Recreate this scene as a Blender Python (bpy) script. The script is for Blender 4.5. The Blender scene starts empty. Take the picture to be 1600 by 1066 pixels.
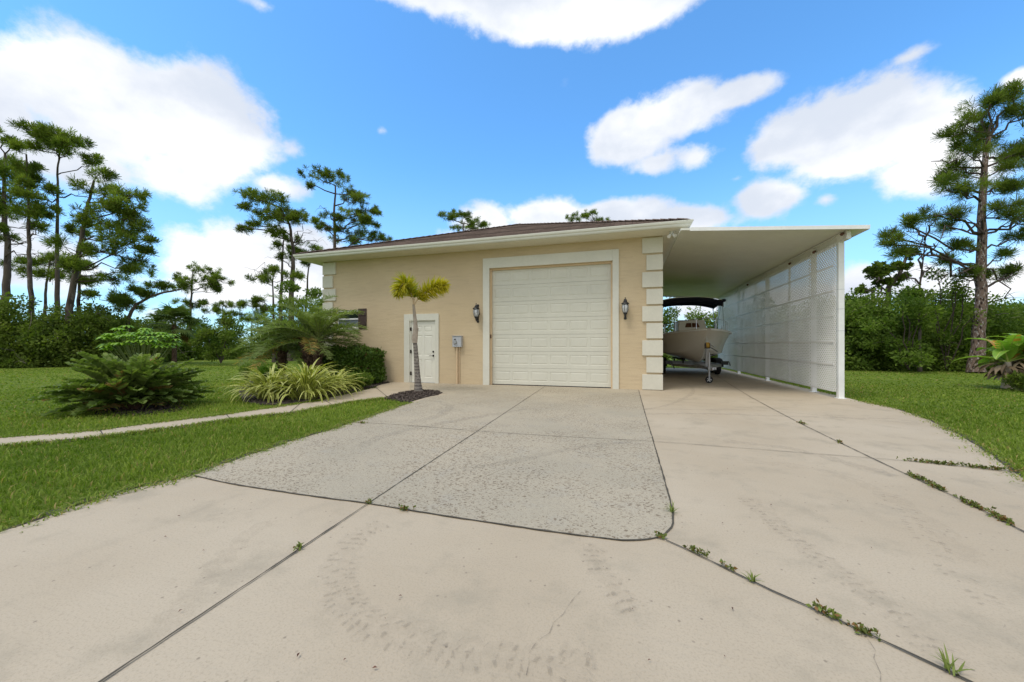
# photograph of a tan stucco garage with a carport, seen across its concrete driveway
SUN_E, SUN_ANG, EXPO = 1.6, 20, 0.34
SKY_TINT = (1.12, 1.95, 2.42)
CLOUD_W, CLOUD_G = (8.8, 8.9, 9.1), (5.9, 6.4, 7.3)
import bpy, bmesh, math, random
import numpy as np
from mathutils import Vector, Matrix

random.seed(11)
RNG = np.random.default_rng(11)
scene = bpy.context.scene
COL = scene.collection
PI = math.pi

# ---------------------------------------------------------------- survey
# The photograph was surveyed once: eye height, focal length and the direction of the
# facade give real world metres for everything below.  X runs along the garage front,
# Y runs away from it, Z is up, the eye stands over the origin.
FOC, HOR, EYE = 588.0, 541.0, 1.2
YAW = math.radians(16.75)
FW = np.array([-math.sin(YAW), math.cos(YAW), 0.0])
RT = np.array([math.cos(YAW), math.sin(YAW), 0.0])
UP = np.array([0.0, 0.0, 1.0])


def P(px, py, d):
    return FW * d + RT * (px - 800) / FOC * d + UP * (EYE + (HOR - py) / FOC * d)


def G(px, py, z=0.0):
    d = FOC * (EYE - z) / (py - HOR)
    p = P(px, py, d)
    return np.array([p[0], p[1], z])


def onY(px, py, Y):
    u = (px - 800) / FOC
    d = Y / (math.cos(YAW) + math.sin(YAW) * u)
    return P(px, py, d)


def XF(px, Y):
    return float(onY(px, HOR, Y)[0])


def ZF(px, py, Y):
    return float(onY(px, py, Y)[2])


# ---------------------------------------------------------------- objects
WL = {}


def thing(name, label, cat, loc=(0, 0, 0), group=None):
    o = bpy.data.objects.new(name, None)
    o.empty_display_size = 0.2
    COL.objects.link(o)
    o.location = loc
    WL[o.name] = np.array(loc, float)
    tag(o, label, cat, group)
    return o


def tag(o, label=None, cat=None, group=None, kind=None):
    if label: o['label'] = label
    if cat: o['category'] = cat
    if group: o['group'] = group
    if kind: o['kind'] = kind
    return o


def mats_to(me, mats):
    for m in (mats if isinstance(mats, (list, tuple)) else [mats]):
        me.materials.append(m)


def finish(name, me, mats, parent=None, smooth=False, kind=None):
    mats_to(me, mats)
    o = bpy.data.objects.new(name, me)
    COL.objects.link(o)
    if parent is not None:
        o.parent = parent
    WL[o.name] = WL[parent.name] if parent is not None else np.zeros(3)
    if smooth:
        me.polygons.foreach_set('use_smooth', [True] * len(me.polygons))
    if kind: o['kind'] = kind
    return o


class MB:
    """collects world-space boxes, tubes, lathes ... and builds them as one mesh"""

    def __init__(s):
        s.v, s.f, s.m, s.sm = [], [], [], []

    def add(s, vs, fs, m=0, smooth=False):
        b = len(s.v)
        s.v += [tuple(float(c) for c in p) for p in vs]
        for f in fs:
            s.f.append([b + i for i in f]); s.m.append(m); s.sm.append(smooth)
        return s

    def box(s, x0, x1, y0, y1, z0, z1, m=0):
        vs = [(x0, y0, z0), (x1, y0, z0), (x1, y1, z0), (x0, y1, z0), (x0, y0, z1), (x1, y0, z1), (x1, y1, z1), (x0, y1, z1)]
        return s.add(vs, [(0, 3, 2, 1), (4, 5, 6, 7), (0, 1, 5, 4), (1, 2, 6, 5), (2, 3, 7, 6), (3, 0, 4, 7)], m)

    def bar(s, a, b, w, h, m=0, up=(0, 0, 1)):
        a, b = Vector(a), Vector(b); d = (b - a).normalized()
        u = Vector(up)
        if abs(d.dot(u)) > .99: u = Vector((1, 0, 0))
        r = d.cross(u).normalized() * (w / 2); t = r.cross(d).normalized() * (h / 2)
        vs = [a - r - t, a + r - t, a + r + t, a - r + t, b - r - t, b + r - t, b + r + t, b - r + t]
        return s.add(vs, [(0, 1, 2, 3), (7, 6, 5, 4), (0, 4, 5, 1), (1, 5, 6, 2), (2, 6, 7, 3), (3, 7, 4, 0)], m)

    def tube(s, pts, rad, n=8, m=0, cap=True):
        pts = [Vector([float(c) for c in p]) for p in pts]
        if not isinstance(rad, (list, tuple)): rad = [rad] * len(pts)
        vs, fs = [], []
        ref = Vector((0.31, 0.27, 0.9)).normalized()
        pr = None
        for i, p in enumerate(pts):
            d = (pts[min(i + 1, len(pts) - 1)] - pts[max(i - 1, 0)])
            d = d.normalized() if d.length > 1e-9 else Vector((0, 0, 1))
            r = (pr - d * pr.dot(d)) if pr is not None else d.cross(ref)
            if r.length < 1e-5: r = d.cross(Vector((1, 0, 0)))
            r.normalize(); pr = r
            t = d.cross(r)
            for k in range(n):
                a = 2 * PI * k / n
                vs.append(p + (r * math.cos(a) + t * math.sin(a)) * rad[i])
        for i in range(len(pts) - 1):
            for k in range(n):
                k2 = (k + 1) % n
                fs.append((i * n + k, i * n + k2, (i + 1) * n + k2, (i + 1) * n + k))
        if cap:
            fs.append(tuple(range(n))[::-1]); fs.append(tuple((len(pts) - 1) * n + k for k in range(n)))
        return s.add(vs, fs, m, True)

    def lathe(s, c, prof, n=20, m=0, axis='z'):
        """prof: (radius, height) list"""
        vs, fs = [], []
        for r, h in prof:
            for k in range(n):
                a = 2 * PI * k / n
                if axis == 'z': vs.append((c[0] + r * math.cos(a), c[1] + r * math.sin(a), c[2] + h))
                elif axis == 'x': vs.append((c[0] + h, c[1] + r * math.cos(a), c[2] + r * math.sin(a)))
                else: vs.append((c[0] + r * math.cos(a), c[1] + h, c[2] + r * math.sin(a)))
        for i in range(len(prof) - 1):
            for k in range(n):
                k2 = (k + 1) % n
                fs.append((i * n + k, i * n + k2, (i + 1) * n + k2, (i + 1) * n + k))
        fs.append(tuple(range(n))[::-1]); fs.append(tuple((len(prof) - 1) * n + k for k in range(n)))
        return s.add(vs, fs, m, True)

    def poly(s, pts, z0, z1, m=0):
        n = len(pts)
        vs = [(p[0], p[1], z0) for p in pts] + [(p[0], p[1], z1) for p in pts]
        fs = [tuple(range(n))[::-1], tuple(range(n, 2 * n))]
        for i in range(n):
            j = (i + 1) % n
            fs.append((i, j, n + j, n + i))
        return s.add(vs, fs, m)

    def build(s, name, mats, parent=None, bevel=0.0, smooth=False, kind=None, recalc=True):
        off = WL[parent.name] if parent is not None else np.zeros(3)
        me = bpy.data.meshes.new(name)
        me.from_pydata([(v[0] - off[0], v[1] - off[1], v[2] - off[2]) for v in s.v], [], s.f)
        me.polygons.foreach_set('material_index', s.m)
        me.polygons.foreach_set('use_smooth', [a or smooth for a in s.sm])
        if recalc:
            bm = bmesh.new(); bm.from_mesh(me)
            bmesh.ops.recalc_face_normals(bm, faces=bm.faces)
            bm.to_mesh(me); bm.free()
        o = finish(name, me, mats, parent, kind=kind)
        if bevel:
            b = o.modifiers.new('bevel', 'BEVEL'); b.width = bevel; b.segments = 2; b.limit_method = 'ANGLE'; b.angle_limit = math.radians(40)
        if any(s.sm) or smooth:
            try:
                me.set_sharp_from_angle(angle=math.radians(42))
            except Exception:
                pass
        return o


def npmesh(name, V, F, mats, parent=None, tone=None, midx=None, smooth=False, kind=None):
    """V (n,3) world; F (m,k) faces of equal size; tone per vertex"""
    off = WL[parent.name] if parent is not None else np.zeros(3)
    V = np.asarray(V, dtype=np.float64) - off
    F = np.asarray(F, dtype=np.int32)
    k = F.shape[1]
    me = bpy.data.meshes.new(name)
    me.vertices.add(len(V)); me.vertices.foreach_set('co', V.astype(np.float32).ravel())
    me.loops.add(F.size); me.loops.foreach_set('vertex_index', F.ravel())
    me.polygons.add(len(F)); me.polygons.foreach_set('loop_start', np.arange(0, F.size, k, dtype=np.int32))
    me.polygons.foreach_set('loop_total', np.full(len(F), k, dtype=np.int32))
    if midx is not None: me.polygons.foreach_set('material_index', np.asarray(midx, dtype=np.int32))
    me.update(calc_edges=True)
    if smooth: me.polygons.foreach_set('use_smooth', np.ones(len(F), dtype=bool))
    if tone is not None:
        a = me.attributes.new('tone', 'FLOAT', 'POINT'); a.data.foreach_set('value', np.asarray(tone, dtype=np.float32))
    return finish(name, me, mats, parent, kind=kind)


# ---------------------------------------------------------------- materials
def nt(name):
    m = bpy.data.materials.new(name); m.use_nodes = True
    t = m.node_tree; t.nodes.clear()
    return m, t


def N(t, typ, **kw):
    n = t.nodes.new(typ)
    for k, v in kw.items():
        if k in n.inputs.keys(): n.inputs[k].default_value = v
        else: setattr(n, k, v)
    return n


def noise(t, vec, scale, detail=3, rough=.55, dim='3D'):
    n = t.nodes.new('ShaderNodeTexNoise'); n.noise_dimensions = dim
    n.inputs['Scale'].default_value = scale; n.inputs['Detail'].default_value = detail; n.inputs['Roughness'].default_value = rough
    t.links.new(vec, n.inputs['Vector'])
    return n.outputs['Fac']


def ramp(t, fac, a, b, ca=(0, 0, 0, 1), cb=(1, 1, 1, 1)):
    r = t.nodes.new('ShaderNodeMapRange'); r.interpolation_type = 'SMOOTHSTEP'
    r.inputs['From Min'].default_value = a; r.inputs['From Max'].default_value = b
    t.links.new(fac, r.inputs['Value'])
    return r.outputs['Result']


def mix(t, fac, a, b, mode='MIX'):
    n = t.nodes.new('ShaderNodeMix'); n.data_type = 'RGBA'; n.blend_type = mode
    if isinstance(fac, (int, float)): n.inputs[0].default_value = fac
    else: t.links.new(fac, n.inputs[0])
    for s, i in ((a, 6), (b, 7)):
        if isinstance(s, (tuple, list)): n.inputs[i].default_value = (*s[:3], 1)
        else: t.links.new(s, n.inputs[i])
    return n.outputs[2]


def mth(t, op, a, b=None, clamp=False):
    n = t.nodes.new('ShaderNodeMath'); n.operation = op; n.use_clamp = clamp
    for i, s in enumerate((a, b)):
        if s is None: continue
        if isinstance(s, (int, float)): n.inputs[i].default_value = s
        else: t.links.new(s, n.inputs[i])
    return n.outputs[0]


def vscale(t, vec, sx, sy, sz, rot=(0, 0, 0)):
    n = t.nodes.new('ShaderNodeMapping'); n.inputs['Scale'].default_value = (sx, sy, sz); n.inputs['Rotation'].default_value = rot
    t.links.new(vec, n.inputs['Vector'])
    return n.outputs['Vector']


def pos(t):
    return t.nodes.new('ShaderNodeNewGeometry').outputs['Position']


def out_principled(t, color, rough=.7, bump=None, bstr=.3, bdist=.01, metal=0, spec=.5, coat=0):
    p = t.nodes.new('ShaderNodeBsdfPrincipled')
    if isinstance(color, (tuple, list)): p.inputs['Base Color'].default_value = (*color[:3], 1)
    else: t.links.new(color, p.inputs['Base Color'])
    if isinstance(rough, (int, float)): p.inputs['Roughness'].default_value = rough
    else: t.links.new(rough, p.inputs['Roughness'])
    p.inputs['Metallic'].default_value = metal
    p.inputs['Specular IOR Level'].default_value = spec
    p.inputs['Coat Weight'].default_value = coat
    if bump is not None:
        b = t.nodes.new('ShaderNodeBump'); b.inputs['Strength'].default_value = bstr; b.inputs['Distance'].default_value = bdist
        t.links.new(bump, b.inputs['Height']); t.links.new(b.outputs['Normal'], p.inputs['Normal'])
    o = t.nodes.new('ShaderNodeOutputMaterial'); t.links.new(p.outputs[0], o.inputs[0])
    return p


def plain(name, c, rough=.6, var=.12, scale=3., metal=0, spec=.5, bump=0., bscale=60., coat=0):
    """painted / moulded surface with gentle dirt and grain"""
    m, t = nt(name); v = pos(t)
    n1 = noise(t, v, scale, 4); n2 = noise(t, v, scale * 9, 3)
    f = mth(t, 'ADD', mth(t, 'MULTIPLY', n1, .65), mth(t, 'MULTIPLY', n2, .35))
    col = mix(t, ramp(t, f, .3, .7), tuple(x * (1 - var) for x in c), tuple(min(1, x * (1 + var * .6)) for x in c))
    out_principled(t, col, rough, noise(t, v, bscale, 3) if bump else None, bump, .004, metal, spec, coat)
    return m


def leafmat(name, c1, c2, trans=.25, rough=.5, c3=None, spec=.35):
    m, t = nt(name)
    a = t.nodes.new('ShaderNodeAttribute'); a.attribute_name = 'tone'
    col = mix(t, a.outputs['Fac'], c1, c2)
    if c3 is not None:
        col = mix(t, ramp(t, a.outputs['Fac'], .93, .97), col, c3)
    p = t.nodes.new('ShaderNodeBsdfPrincipled'); t.links.new(col, p.inputs['Base Color'])
    p.inputs['Roughness'].default_value = rough; p.inputs['Specular IOR Level'].default_value = spec
    tr = t.nodes.new('ShaderNodeBsdfTranslucent')
    t.links.new(mix(t, 1.0, col, (1.0, 1.15, .5), 'MULTIPLY'), tr.inputs['Color'])
    ms = t.nodes.new('ShaderNodeMixShader'); ms.inputs[0].default_value = trans
    t.links.new(p.outputs[0], ms.inputs[1]); t.links.new(tr.outputs[0], ms.inputs[2])
    o = t.nodes.new('ShaderNodeOutputMaterial'); t.links.new(ms.outputs[0], o.inputs[0])
    return m


M = {}


def make_concrete():
    m, t = nt('concrete'); v = pos(t)
    big = noise(t, v, .45, 4); mid = noise(t, v, 2.2, 5, .65); fine = noise(t, v, 95, 3, .75); grain = noise(t, v, 260, 2)
    c = mix(t, ramp(t, big, .3, .7), (.405, .335, .24), (.465, .395, .295))
    c = mix(t, mth(t, 'MULTIPLY', ramp(t, mid, .48, .72), .6), c, (.31, .27, .20))
    c = mix(t, mth(t, 'MULTIPLY', ramp(t, fine, .47, .68), .36), c, (.25, .205, .145))
    # broom streaks across the slab
    st = noise(t, vscale(t, v, 1.0, 26, 1, (0, 0, .5)), 1.4, 4, .6)
    c = mix(t, mth(t, 'MULTIPLY', ramp(t, st, .5, .75), .13), c, (.33, .29, .23))
    vo = t.nodes.new('ShaderNodeTexVoronoi'); vo.voronoi_dimensions = '2D'; vo.inputs['Scale'].default_value = 7; t.links.new(v, vo.inputs['Vector'])
    sp = mth(t, 'MULTIPLY', ramp(t, vo.outputs['Distance'], .055, .03), ramp(t, noise(t, v, 3.1, 2), .5, .58))
    c = mix(t, mth(t, 'MULTIPLY', sp, .6), c, (.16, .13, .10))
    h = mth(t, 'ADD', mth(t, 'MULTIPLY', fine, .6), mth(t, 'MULTIPLY', grain, .4))
    out_principled(t, c, .88, h, .35, .004, 0, .3)
    M['concrete'] = m

    m, t = nt('worn_concrete'); v = pos(t)
    big = noise(t, v, .6, 4); mid = noise(t, v, 3.2, 5, .6); fine = noise(t, v, 110, 3, .75)
    c = mix(t, ramp(t, big, .32, .68), (.37, .33, .25), (.43, .375, .28))
    c = mix(t, mth(t, 'MULTIPLY', ramp(t, mid, .5, .75), .35), c, (.35, .335, .29))
    c = mix(t, mth(t, 'MULTIPLY', ramp(t, fine, .46, .66), .55), c, (.22, .19, .145))
    # flakes knocked out of the surface
    wv = t.nodes.new('ShaderNodeVectorMath'); wv.operation = 'ADD'
    nn = t.nodes.new('ShaderNodeTexNoise'); nn.inputs['Scale'].default_value = 16; t.links.new(v, nn.inputs['Vector'])
    sc = t.nodes.new('ShaderNodeVectorMath'); sc.operation = 'SCALE'; sc.inputs['Scale'].default_value = .07
    t.links.new(nn.outputs['Color'], sc.inputs[0]); t.links.new(v, wv.inputs[0]); t.links.new(sc.outputs[0], wv.inputs[1])
    dens = noise(t, v, .8, 3)
    for s_, a_, off in ((24, .36, .0), (38, .33, 7.3)):
        vo = t.nodes.new('ShaderNodeTexVoronoi'); vo.voronoi_dimensions = '2D'; vo.inputs['Scale'].default_value = s_
        t.links.new(vscale(t, wv.outputs[0], 1, 1.6, 1, (0, 0, .35 + off)) , vo.inputs['Vector'])
        rnd = t.nodes.new('ShaderNodeSeparateColor'); t.links.new(vo.outputs['Color'], rnd.inputs[0])
        thr = mth(t, 'MULTIPLY', mth(t, 'MULTIPLY', ramp(t, rnd.outputs[0], .25, .9), ramp(t, dens, .2, .6)), a_)
        d = mth(t, 'SUBTRACT', thr, vo.outputs['Distance'])
        c = mix(t, mth(t, 'MULTIPLY', ramp(t, d, 0, .05), .78), c, (.155, .115, .075))
    out_principled(t, c, .9, fine, .5, .005, 0, .25)
    M['worn'] = m


def make_stucco():
    m, t = nt('tan_stucco'); v = pos(t)
    big = noise(t, v, .7, 4); f = noise(t, v, 38, 4, .7)
    bands = noise(t, vscale(t, v, 2.0, 2.0, 16), 1.0, 4, .6)
    c = mix(t, ramp(t, big, .3, .7), (.555, .445, .285), (.605, .49, .32))
    c = mix(t, mth(t, 'MULTIPLY', ramp(t, bands, .45, .7), .38), c, (.47, .37, .25))
    c = mix(t, mth(t, 'MULTIPLY', ramp(t, f, .5, .75), .25), c, (.44, .32, .20))
    sp = t.nodes.new('ShaderNodeSeparateXYZ'); t.links.new(v, sp.inputs[0])
    h = mth(t, 'ADD', mth(t, 'MULTIPLY', f, .6), mth(t, 'MULTIPLY', bands, .8))
    out_principled(t, c, .9, h, .6, .012, 0, .2)
    M['stucco'] = m


def make_bark(name, c1, c2, c3, sc):
    m, t = nt(name); v = pos(t)
    vo = t.nodes.new('ShaderNodeTexVoronoi'); vo.inputs['Scale'].default_value = sc
    w = vscale(t, v, 1, 1, .4); t.links.new(w, vo.inputs['Vector'])
    n = noise(t, w, sc * 1.6, 4, .7)
    c = mix(t, ramp(t, vo.outputs['Distance'], .15, .55), c2, c1)
    c = mix(t, ramp(t, n, .55, .63), c, c3)
    out_principled(t, c, .95, vo.outputs['Distance'], .8, .03, 0, .15)
    return m


def make_mats():
    make_concrete(); make_stucco()
    # lawn soil sheet under the blades and far lawn
    m, t = nt('lawn'); v = pos(t)
    a = noise(t, v, .35, 4); b = noise(t, v, 5, 5, .7); cfine = noise(t, v, 45, 4, .8)
    c = mix(t, ramp(t, a, .35, .65), (.15, .215, .026), (.205, .26, .04))
    c = mix(t, mth(t, 'MULTIPLY', ramp(t, b, .42, .7), .6), c, (.055, .11, .010))
    c = mix(t, mth(t, 'MULTIPLY', ramp(t, cfine, .45, .7), .5), c, (.03, .055, .008))
    out_principled(t, c, .95, cfine, .9, .05, 0, .1)
    M['lawn'] = m
    M['blade'] = leafmat('grass_blade', (.125, .20, .022), (.32, .395, .07), .42, .6, (.40, .32, .12), .15)
    M['joint'] = plain('joint_filler', (.075, .066, .048), .95, .4, 8)
    M['mulch'] = plain('mulch', (.055, .042, .034), .95, .5, 25, bump=.8, bscale=40)
    M['chip'] = leafmat('mulch_chip', (.045, .034, .027), (.14, .11, .09), 0, .9)
    M['trim'] = plain('cream_trim', (.64, .63, .54), .55, .06, 1.5, bump=.15)
    M['quoin'] = plain('quoin_render', (.63, .61, .51), .85, .07, 2, bump=.4, bscale=50)
    M['gdoor'] = plain('garage_door_paint', (.625, .615, .52), .45, .05, 1.2, bump=.06, bscale=120)
    M['door'] = plain('white_door_paint', (.72, .71, .62), .4, .05, 1.5)
    M['white'] = plain('white_vinyl', (.82, .83, .81), .4, .08, 2)
    M['alum'] = plain('white_aluminium', (.70, .70, .62), .4, .07, 1.0)
    M['soffit'] = plain('soffit', (.72, .69, .56), .6, .05, 2)
    M['black'] = plain('black_metal', (.012, .012, .013), .4, .3, 20, spec=.5)
    M['rubber'] = plain('rubber', (.02, .02, .02), .8, .3, 20)
    M['galv'] = plain('galvanised_steel', (.42, .43, .44), .42, .2, 12, metal=.8)
    M['grey'] = plain('grey_box_paint', (.42, .44, .46), .5, .08, 8)
    M['steel'] = plain('stainless_tube', (.62, .63, .64), .22, .1, 10, metal=1)
    M['shutter'] = plain('dark_brown_shutter', (.062, .038, .028), .65, .3, 12)
    M['gel'] = plain('boat_gelcoat', (.88, .86, .79), .16, .04, 1, coat=.5)
    M['deck'] = plain('boat_deck', (.72, .70, .62), .4, .05, 2)
    M['canvas'] = plain('navy_canvas', (.006, .006, .016), .9, .3, 8, bump=.3)
    M['hatch'] = plain('brown_tinted_window', (.11, .045, .022), .15, .3, 6)
    M['yellow'] = plain('yellow_strap', (.45, .27, .04), .7, .25, 15)
    M['conduit'] = plain('conduit_paint', (.66, .50, .31), .6, .08, 3)
    M['rust'] = plain('rusty_brown', (.12, .05, .03), .7, .4, 30)
    M['bronze'] = plain('door_hardware', (.02, .014, .012), .35, .2, 10, metal=.6)
    # lantern glass, window glass
    m, t = nt('seeded_glass')
    out_principled(t, mix(t, ramp(t, noise(t, pos(t), 40, 2), .35, .65), (.35, .37, .38), (.62, .63, .62)), .12)
    M['lglass'] = m
    m, t = nt('dark_window_glass')
    out_principled(t, (.012, .022, .014), .06, spec=.12)
    M['glass'] = m
    m, t = nt('grey_insect_screen')
    out_principled(t, mix(t, ramp(t, noise(t, pos(t), 5, 3), .35, .65), (.10, .13, .15), (.17, .20, .22)), .5)
    M['screen'] = m
    # shingles
    m, t = nt('brown_shingles'); v = pos(t)
    br = t.nodes.new('ShaderNodeTexBrick'); br.inputs['Scale'].default_value = 1; br.inputs['Brick Width'].default_value = .3
    br.inputs['Row Height'].default_value = .14; br.inputs['Mortar Size'].default_value = .008; br.offset = .37
    br.inputs['Color1'].default_value = (.21, .16, .14, 1); br.inputs['Color2'].default_value = (.34, .27, .24, 1); br.inputs['Mortar'].default_value = (.08, .06, .052, 1)
    t.links.new(v, br.inputs['Vector'])
    c = mix(t, mth(t, 'MULTIPLY', ramp(t, noise(t, v, 1.6, 5, .7), .4, .65), .6), br.outputs['Color'], (.17, .13, .115))
    c = mix(t, mth(t, 'MULTIPLY', ramp(t, noise(t, v, 40, 2), .5, .7), .4), c, (.36, .29, .26))
    out_principled(t, c, .95, br.outputs['Fac'], .6, .02, 0, .15)
    M['shingle'] = m
    M['bark'] = make_bark('pine_bark', (.17, .12, .095), (.030, .020, .016), (.42, .39, .37), 11)
    M['barkfar'] = make_bark('distant_pine_bark', (.105, .085, .07), (.045, .036, .030), (.16, .14, .125), 3)
    M['ptrunk'] = make_bark('palm_trunk_fibre', (.10, .062, .04), (.035, .022, .016), (.20, .15, .10), 14)
    m, t = nt('foxtail_trunk'); v = pos(t)
    z = t.nodes.new('ShaderNodeSeparateXYZ'); t.links.new(v, z.inputs[0])
    rings = mth(t, 'SINE', mth(t, 'ADD', mth(t, 'MULTIPLY', z.outputs[2], 75), mth(t, 'MULTIPLY', noise(t, v, 6, 2), 3)))
    c = mix(t, ramp(t, rings, .3, .9), (.21, .185, .155), (.10, .085, .075))
    c = mix(t, ramp(t, noise(t, v, 22, 4), .52, .7), c, (.34, .31, .27))
    out_principled(t, c, .9, rings, .5, .006)
    M['fox'] = m
    M['shaft'] = plain('foxtail_crownshaft', (.40, .33, .26), .7, .25, 9, bump=.3, bscale=30)
    M['fneedle'] = leafmat('foxtail_leaflets', (.20, .28, .015), (.62, .52, .030), .4, .5)
    M['needle'] = leafmat('pine_needles', (.085, .13, .02), (.28, .35, .058), .5, .85, (.17, .13, .045), .2)
    M['needleR'] = leafmat('near_pine_needles', (.07, .11, .018), (.25, .32, .055), .5, .85, (.18, .13, .05), .2)
    M['brush'] = leafmat('brush_leaves', (.065, .11, .015), (.235, .30, .045), .46, .8, (.20, .22, .06), .35)
    M['brushR'] = leafmat('brush_leaves_green', (.07, .125, .016), (.245, .34, .048), .46, .8, (.22, .25, .09), .35)
    M['twig'] = plain('bare_twigs', (.20, .17, .14), .9, .3, 20)
    M['branch'] = plain('pine_branch_bark', (.075, .055, .045), .95, .4, 20)
    M['hedge'] = leafmat('hedge_leaves', (.045, .095, .012), (.16, .27, .034), .32, .5, (.13, .06, .025))
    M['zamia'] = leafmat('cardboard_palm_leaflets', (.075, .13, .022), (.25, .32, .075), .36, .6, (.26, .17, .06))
    M['lime'] = leafmat('lime_umbrella_leaves', (.15, .32, .02), (.26, .42, .035), .3, .4)
    M['date'] = leafmat('date_palm_leaflets', (.09, .15, .024), (.29, .36, .10), .38, .6, (.45, .30, .08))
    M['flaxg'] = leafmat('flax_leaf_green', (.12, .18, .03), (.26, .32, .06), .25, .45)
    M['flaxy'] = leafmat('flax_leaf_edge', (.50, .50, .10), (.80, .76, .30), .3, .45)
    M['banana'] = leafmat('banana_leaf', (.14, .30, .03), (.33, .50, .07), .35, .35, (.55, .26, .05))
    M['deadleaf'] = leafmat('dead_leaf', (.10, .065, .035), (.32, .24, .15), .1, .8)
    M['weed'] = leafmat('weed_leaves', (.07, .085, .015), (.20, .26, .05), .2, .6, (.22, .12, .04))
    # transparent rubber / dirt film
    for nm, colr, al in (('tyre_dirt', (.22, .19, .145), .21), ('crack_dirt', (.15, .13, .105), .42), ('stain_film', (.25, .23, .20), .13), ('smear_film', (.25, .215, .17), .055)):
        m, t = nt(nm); v = pos(t)
        p = out_principled(t, colr, .9, spec=.2)
        t.links.new(mth(t, 'MULTIPLY', ramp(t, noise(t, v, 24, 3), .32, .62), al), p.inputs['Alpha'])
        M[nm] = m


make_mats()
# ---------------------------------------------------------------- camera, sun, sky
cam_d = bpy.data.cameras.new('camera'); cam = bpy.data.objects.new('camera', cam_d); COL.objects.link(cam)
cam_d.sensor_width = 36; cam_d.lens = FOC / 1600 * 36; cam_d.clip_end = 3000; cam_d.clip_start = .05
cam_d.shift_y = (HOR - 533) / 1600
cam.location = (0, 0, EYE); cam.rotation_euler = (PI / 2, 0, YAW)
scene.camera = cam

SUN_EL, SUN_AZ = math.radians(64), math.radians(215)      # azimuth clockwise from +Y
sd = bpy.data.lights.new('sun', 'SUN'); sun = bpy.data.objects.new('sun', sd); COL.objects.link(sun)
sd.energy = SUN_E; sd.angle = math.radians(SUN_ANG); sd.color = (1.0, .95, .87)
sv = Vector((math.sin(SUN_AZ) * math.cos(SUN_EL), math.cos(SUN_AZ) * math.cos(SUN_EL), math.sin(SUN_EL)))
sun.rotation_euler = sv.to_track_quat('Z', 'Y').to_euler(); sun.location = (0, -8, 20)

w = bpy.data.worlds.new('World'); scene.world = w; w.use_nodes = True
t = w.node_tree; t.nodes.clear()
tc = t.nodes.new('ShaderNodeTexCoord').outputs['Generated']
nrm = t.nodes.new('ShaderNodeVectorMath'); nrm.operation = 'NORMALIZE'; t.links.new(tc, nrm.inputs[0]); D = nrm.outputs[0]
sky = t.nodes.new('ShaderNodeTexSky'); sky.sky_type = 'NISHITA'; sky.sun_disc = False
sky.sun_elevation = SUN_EL; sky.sun_rotation = SUN_AZ; sky.air_density = 1.0; sky.dust_density = .3; sky.ozone_density = 1.6
skyc = mix(t, 1.0, sky.outputs[0], SKY_TINT, 'MULTIPLY')
n1 = t.nodes.new('ShaderNodeTexNoise'); n1.inputs['Scale'].default_value = 5.2; n1.inputs['Detail'].default_value = 9; n1.inputs['Roughness'].default_value = .63
t.links.new(vscale(t, D, 1, 1, 1.3), n1.inputs['Vector'])
n2 = noise(t, vscale(t, D, 1, 1, 2.2), 2.6, 4, .5)
sep = t.nodes.new('ShaderNodeSeparateXYZ'); t.links.new(D, sep.inputs[0])
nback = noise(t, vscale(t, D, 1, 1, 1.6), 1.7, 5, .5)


def pdir(px, py):
    v = FW + RT * (px - 800) / FOC + UP * (HOR - py) / FOC
    return v / np.linalg.norm(v)


CLOUDS = [  # heaps of cloud: bearing and height read off the photo, half width, half height, weight
    (70, 130, 95, 80, 1), (150, 110, 90, 60, 1), (190, 190, 150, 90, 1), (300, 170, 110, 90, 1), (330, 230, 95, 70, 1), (110, 250, 150, 55, .9), (260, 270, 100, 50, .8), (10, 190, 60, 100, 1),
    (700, -14, 160, 40, .9), (850, 12, 180, 46, 1), (985, 4, 140, 46, 1), (900, -80, 260, 100, 1), (410, 8, 60, 18, .5),
    (1145, 148, 70, 22, .8), (1060, 175, 80, 38, .9), (985, 215, 62, 48, .85), (1085, 245, 42, 26, .7), (1020, 255, 60, 24, .6),
    (1250, 215, 78, 46, .95), (1330, 200, 115, 68, 1), (1430, 205, 100, 64, 1), (1440, 265, 80, 48, .9), (1330, 250, 110, 40, .9), (1540, 260, 60, 50, .6),
    (1205, 308, 58, 34, .8), (1290, 312, 26, 16, .55), (1150, 280, 22, 12, .3),
    (760, 345, 50, 26, 1), (850, 335, 75, 30, 1), (960, 338, 85, 30, 1), (1070, 348, 60, 28, 1), (900, 380, 220, 30, 1),
    (300, 405, 72, 50, 1), (375, 400, 85, 48, 1), (460, 410, 80, 60, 1), (330, 450, 130, 40, .8), (430, 290, 50, 24, .7), (455, 235, 40, 18, .35),
    (120, 430, 110, 80, .7), (20, 400, 80, 90, .7), (250, 490, 90, 28, .5),
    (1350, 452, 50, 38, .9), (1440, 440, 70, 34, .9), (1540, 450, 100, 46, .9), (1600, 430, 60, 60, .8),
    (1592, 125, 40, 22, 1), (1420, 88, 58, 16, .45), (1410, 118, 40, 14, .4), (595, 204, 16, 9, .3),
    (700, 430, 250, 40, .6), (1200, 470, 200, 50, .7),
]
field = None
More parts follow.
